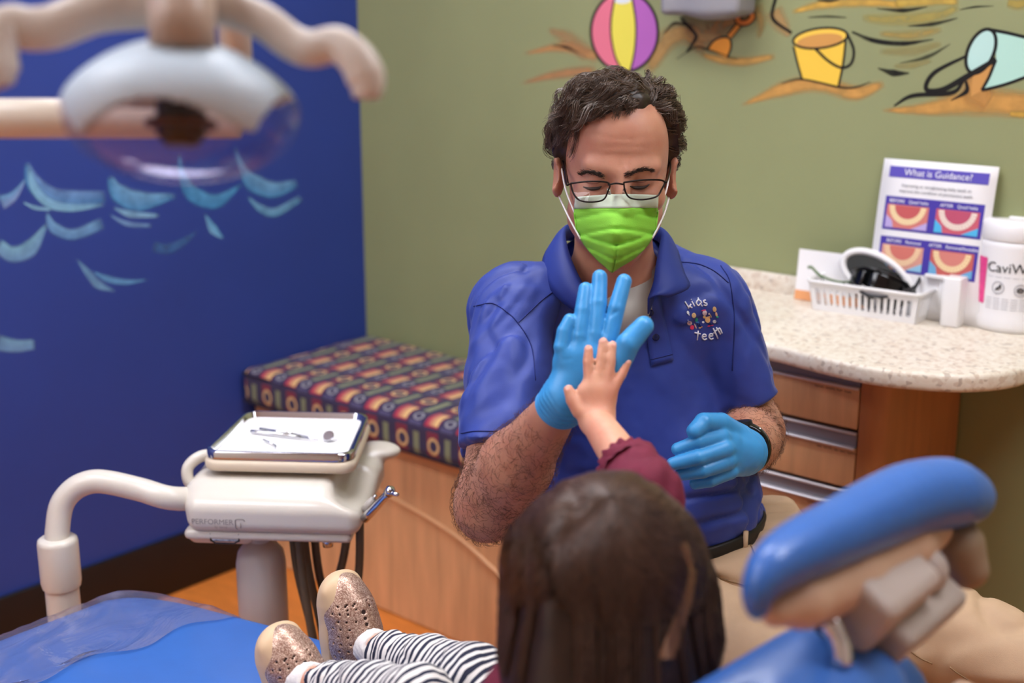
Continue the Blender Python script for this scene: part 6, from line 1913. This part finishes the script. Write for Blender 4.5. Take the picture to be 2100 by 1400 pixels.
f = Field(np.minimum(C_ANL, C_ANR) - np.array([.02, .12, .10]), np.maximum(C_HIPR, C_HIPL) + np.array([.10, .10, .16]), .0036)
f.ell(Wc(1.965, CY, .630), (.085, .125, .078), k=.03)
for hip, kn, an, hem in ((C_HIPR, C_KNR, C_ANR, hemR), (C_HIPL, C_KNL, C_ANL, hemL)):
    f2 = Field(f.lo, f.lo + f.h * (f.n - 1) - 1e-6, .0036)
    f2.cone(hip, kn, .060, .0425, k=.03); f2.cone(kn, kn * .55 + hem * .45, .0425, .0385, k=.015); f2.cone(kn * .55 + hem * .45, hem - (kn - hem) * .05, .0385, .031, k=.015)
    f2.plane(hem, (hem - kn), k=.003)
    f2.displace(lambda p: .0022 * np.sin(((p - hem) @ (kn - hem)) / np.linalg.norm(kn - hem) * 190 + 4 * vnoise(p / .03, 95)) * np.exp(-np.abs((p - hem) @ (kn - hem)) / np.linalg.norm(kn - hem) / .05), .012)
    mm = tuple(slice(0, min(f.D.shape[i], f2.D.shape[i])) for i in range(3))
    f.D[mm] = smin(f.D[mm], f2.D[mm], np.float32(.012))
f.displace(lambda p: fold(p, (.2, .9, .2), .026, .0028, 97, 3) + fold(p, (-.5, .6, .5), .02, .0018, 98, 3), .014)
V, Q = f.mesh()
leg = obj('leggings', (V, Q), M_STRIPE, child); leg['label'] = 'navy and white striped leggings'
def along(p):
    out = np.full(len(p), 1e9); val = np.zeros(len(p))
    for ch_, off in (((C_ANR, C_KNR, C_HIPR), 0), ((C_ANL, C_KNL, C_HIPL), .003)):
        a, b, c = ch_; tt_ = np.linspace(-.25, 1.15, 60)[:, None]
        q = np.where(tt_ < 0, a + (b - a) * tt_ * 2, np.where(tt_ > 1, c + (c - b) * (tt_ - 1) * 2, (1 - tt_) ** 2 * a + 2 * tt_ * (1 - tt_) * (b * 1.05 - (a + c) * .025) + tt_ ** 2 * c))
        L_ = np.concatenate([[0], np.cumsum(np.linalg.norm(np.diff(q, axis=0), axis=1))]) + off
        for i_ in range(59):
            d = q[i_ + 1] - q[i_]; t_ = np.clip((p - q[i_]) @ d / (d @ d), 0, 1); r_ = np.linalg.norm(p - q[i_] - t_[:, None] * d, axis=1)
            m_ = r_ < out; out[m_] = r_[m_]; val[m_] = (L_[i_] + t_ * (L_[i_ + 1] - L_[i_]))[m_]
    return val
at_ = leg.data.attributes.new('along', 'FLOAT', 'POINT'); at_.data.foreach_set('value', along(V).astype(np.float32))

# socks
for an, kn, hem in ((C_ANR, C_KNR, hemR), (C_ANL, C_KNL, hemL)):
    f = Field(an - .07, an + .07, .0026)
    d = (kn - an) / np.linalg.norm(kn - an)
    f.cone(an - d * .025 + np.array([-.004, 0, .004]), an + (hem - an) * .95, .0265, .0255, k=.01)
    f.plane(an + (hem - an) * .72, d, k=.002)
    ex1 = np.cross(d, [0, 0, 1.0]); ex1 /= np.linalg.norm(ex1); ex2 = np.cross(d, ex1)
    f.displace(lambda p: .0007 * np.sin(np.arctan2((p - an) @ ex2, (p - an) @ ex1) * 46), .006)
    obj('sock', f.mesh(), M_SOCK, child)

# perforated slip-on shoes
def glitter_mat():
    m, nt, b = newmat('rose_gold_glitter'); N = nt.nodes.new; L = nt.links.new
    tc = N('ShaderNodeTexCoord'); v = N('ShaderNodeTexVoronoi'); v.inputs['Scale'].default_value = 900; L(tc.outputs['Object'], v.inputs['Vector'])
    r = N('ShaderNodeValToRGB'); r.color_ramp.elements[0].color = lin('#9c7564'); r.color_ramp.elements[1].color = lin('#e8cdb8'); r.color_ramp.elements[0].position = .35; r.color_ramp.elements[1].position = .95
    sp = N('ShaderNodeSeparateColor'); L(v.outputs['Color'], sp.inputs[0]); L(sp.outputs[0], r.inputs[0]); L(r.outputs[0], b.inputs['Base Color'])
    b.inputs['Roughness'].default_value = .38; b.inputs['Metallic'].default_value = .45
    nm = N('ShaderNodeBump'); nm.inputs['Strength'].default_value = .5; nm.inputs['Distance'].default_value = .0006; L(sp.outputs[1], nm.inputs['Height']); L(nm.outputs[0], b.inputs['Normal'])
    return m
M_GLIT = glitter_mat(); M_RUB = mat('cream_rubber', '#d8b994', rough=.5, var=.03); M_HOLE = mat('hole_shade', '#3a2a26', rough=.9); M_LIN = mat('beige_collar_trim', '#c79f88', rough=.6)
def shoe(toe, L_, N_, label):
    L_ = L_ / np.linalg.norm(L_); N_ = N_ - L_ * (N_ @ L_); N_ /= np.linalg.norm(N_); Wd = np.cross(N_, L_)
    SL = .168; M3 = np.stack([L_, Wd, N_], 1); org = toe - L_ * SL
    tf = lambda p: org + np.asarray(p) @ M3.T
    f = Field((-.01, -.055, -.006), (.185, .055, .10), .0016)
    f.path([(.036, 0, .030), (.075, 0, .026), (.118, 0, .018), (.138, 0, .012)], [.034, .036, .036, .031], k=.015, flat=((0, 1, 0), .98))
    f.ell((.036, 0, .048), (.034, .032, .034), k=.015); f.ell((.085, 0, .040), (.038, .029, .026), k=.02)
    f.plane((0, 0, .004), (0, 0, -1), k=.003)
    f.ell((.030, 0, .090), (.042, .025, .042), k=.004, cut=True); f.ell((.034, 0, .058), (.026, .024, .030), k=.006, cut=True)
    # raised tongue panel
    f.displace(lambda p: -.0012 * (np.abs(p[:, 1]) < .0125) * (p[:, 0] > .062) * (p[:, 0] < .138) * (p[:, 2] > .02), .006)
    V0, Q0 = f.mesh(); bv = BVHTree.FromPolygons([Vector(v) for v in V0], [tuple(q) for q in Q0.tolist()])
    holes = []
    for i, x in enumerate(np.linspace(.028, .134, 11)):
        for a in (34, 50, 66, -34, -50, -66):
            if x < .06 and abs(a) < 50: continue
            aa = math.radians(a + (6 if i % 2 else -6) * np.sign(a)); holes.append((x, aa, .0017))
    for x in np.linspace(.074, .124, 7): holes.append((x, math.radians(12), .0026 if x < .12 else .0032))
    for x in (.129, .136):
        for a in (-22, -4, 24, 40): holes.append((x, math.radians(a), .0016))
    mh = MB()
    for x, aa, r in holes:
        o_ = Vector((x, 0, .012)); d_ = Vector((0, math.sin(aa), math.cos(aa)))
        far_ = o_ + d_ * .12; h_ = bv.ray_cast(far_, -d_)
        if h_[0] is None: continue
        p_ = np.array(h_[0]); n_ = np.array(h_[1]); n_ = n_ if n_ @ np.array(d_) > 0 else -n_
        f.cone(p_ + n_ * .004, p_ - n_ * .003, r, r, k=.0004, cut=True)
        mh.lathe([(0, 0), (r * .95, 0), (r * .95, .0004), (0, .0004)], tuple(tf(p_ - n_ * .0021)), 8, ax=M3 @ n_)  # dark disc at the hole's bottom, shade inside put into its colour
    V1, Q1 = f.mesh()
    sh = obj('shoe', (tf(V1), Q1), M_GLIT, child); sh['label'] = label
    obj('perforations', mh, M_HOLE, sh, smooth=False)['kind'] = 'stuff'
    f = Field((-.012, -.06, -.012), (.19, .06, .05), .002)
    f.path([(.034, 0, .006), (.080, 0, .006), (.128, 0, .006)], [.0365, .0355, .0385], k=.01)
    f.ell((.147, 0, .008), (.022, .036, .018), k=.008)
    f.plane((0, 0, -.008), (0, 0, -1), k=.003)
    f.cone((.0, 0, .060), (.118, 0, .060), .0475, .0465, k=.003, cut=True); f.rbox((.06, 0, .055), (.062, .07, .041), .006, k=.003, cut=True)
    V2, Q2 = f.mesh(); obj('rubber_sole', (tf(V2), Q2), M_RUB, sh)
    # rolled collar trim
    rim = []
    for t_ in np.linspace(0, 2 * math.pi, 41):
        x = .031 + .0335 * math.cos(t_); y = .0238 * math.sin(t_); zz = .0655 - .10 * max(0, x - .035) * 0 + .006 * math.cos(t_) ** 2
        h_ = bv.find_nearest(Vector((x, y, zz)))[0]; rim.append(h_)
    obj('collar_trim', MB().tube(tf(np.array([r[:] for r in rim])), .0026, 8, cap=False), M_LIN, sh)
tR = at_z(688, 1172, .728); tL = at_z(555, 1282, .705)
shoe(tR, np.array([-.06, .01, 1.0]), np.array([1.0, .10, .06]), 'glittery rose gold slip-on shoe standing upright nearer the man')
shoe(tL, np.array([-.20, -.10, 1.0]), np.array([1.0, .12, .2]), 'glittery rose gold slip-on shoe nearer the foot of the chair')

# long straight hair
M_CHAIR = mat('brown_child_hair', '#2e1e15', rough=.4, var=.25, vscale=40)
f = Field(K(985, 1500, 1.25) - np.array([.02, .06, .13]), K(1500, 960, 1.25) + np.array([.02, .02, .15]), .004)
f.ell(K(1245, 1130, 1.250), (.081, .075, .090), k=.02)
f.cone(K(1135, 1165, 1.25), K(1108, 1440, 1.22), .046, .040, k=.03); f.cone(K(1355, 1165, 1.25), K(1395, 1440, 1.22), .042, .036, k=.03)
f.cone(K(1245, 1170, 1.235), K(1250, 1460, 1.205), .074, .070, k=.03, flat=(viewz, .75))
f.cone(K(1180, 1200, 1.22), K(1170, 1450, 1.20), .050, .048, k=.03); f.cone(K(1315, 1200, 1.22), K(1325, 1450, 1.20), .050, .046, k=.03)
f.cone(K(1425, 1215, 1.235), K(1432, 1330, 1.225), .018, .022, k=.02)
f.ell(Cd(0, -.045, .082) * 0 + w2k(Cd(0, -.050, .085)), (.058, .066, .062), k=.01, cut=True)
f.displace(lambda p: .0022 * vnoise(p / np.array([.010, .06, .03]), 101) + .0030 * vnoise(p / np.array([.03, .09, .05]), 102), .014)
V, Q = f.mesh()
ch_o = obj('hair', (k2w(V), Q), M_CHAIR, child); ch_o['label'] = 'long straight brown hair'
HB_ = BVHTree.FromPolygons([Vector(v) for v in V], [tuple(q) for q in Q.tolist()])
E0 = K(1245, 1130, 1.250); cdir = np.array([-.02, .74, .67]); cdir /= np.linalg.norm(cdir)
t1 = np.cross(cdir, [1.0, 0, 0]); t1 /= np.linalg.norm(t1); t2 = np.cross(cdir, t1)
HBW = BVHTree.FromPolygons([Vector(v) for v in k2w(V)], [tuple(q) for q in Q.tolist()])
paths, cols = [], []
down = np.array([0, -.968, -.10])
for k_ in range(6500):
    th = rng.uniform(0, 2 * math.pi); n_p = 18
    s_c = th + .5 * math.sin(k_ * .37)
    q = []; ln = rng.uniform(.16, .30); step = ln / n_p
    p = None
    ph0 = rng.uniform(.02, .5)
    for i in range(n_p):
        phi = ph0 + i * .11
        if phi < 1.75:
            dr = math.cos(phi) * cdir + math.sin(phi) * (math.cos(th + .25 * phi) * t1 + math.sin(th + .25 * phi) * t2)
            p = E0 + np.array([.080, .074, .089]) * dr
        else:
            p = p + down * .0125
        h_ = HB_.find_nearest(Vector(p))
        if h_[0] is not None:
            sp_ = np.array(h_[0]); nn_ = np.array(h_[1])
            p = sp_
            q.append(sp_ + nn_ * (.0008 + .0025 * abs(math.sin(k_ * 1.7))) + rng.normal(0, .0004, 3))
        else: q.append(p)
    paths.append(q)
    c_ = np.array(lin('#4a3122')) * rng.uniform(.55, 1.5); c_[3] = 1; cols.append(c_)
# a lighter lock tucked behind the ear
for k_ in range(70):
    j = rng.normal(0, .55, 2)
    q = spline([(1398 + j[0] * 8, 1120 + j[1] * 5, 0), (1413 + j[0] * 6, 1172 + j[1] * 4, 0), (1402 + j[0] * 9, 1230, 0), (1382 + j[0] * 12, 1290, 0), (1362 + j[0] * 14, 1350, 0)], 18)
    q = [w2k(onto(HBW, a_, b_, .0035, 1.2)) for a_, b_, c_ in q]
    paths.append(q); c_ = np.array(lin('#8a5c3a')) * rng.uniform(.6, 1.2); c_[3] = 1; cols.append(c_)
hs_ = obj('hair_strands', strands(k2w(np.array(paths)), .00055, .0003, np.array(cols)), M_STRAND, ch_o); hs_['kind'] = 'stuff'
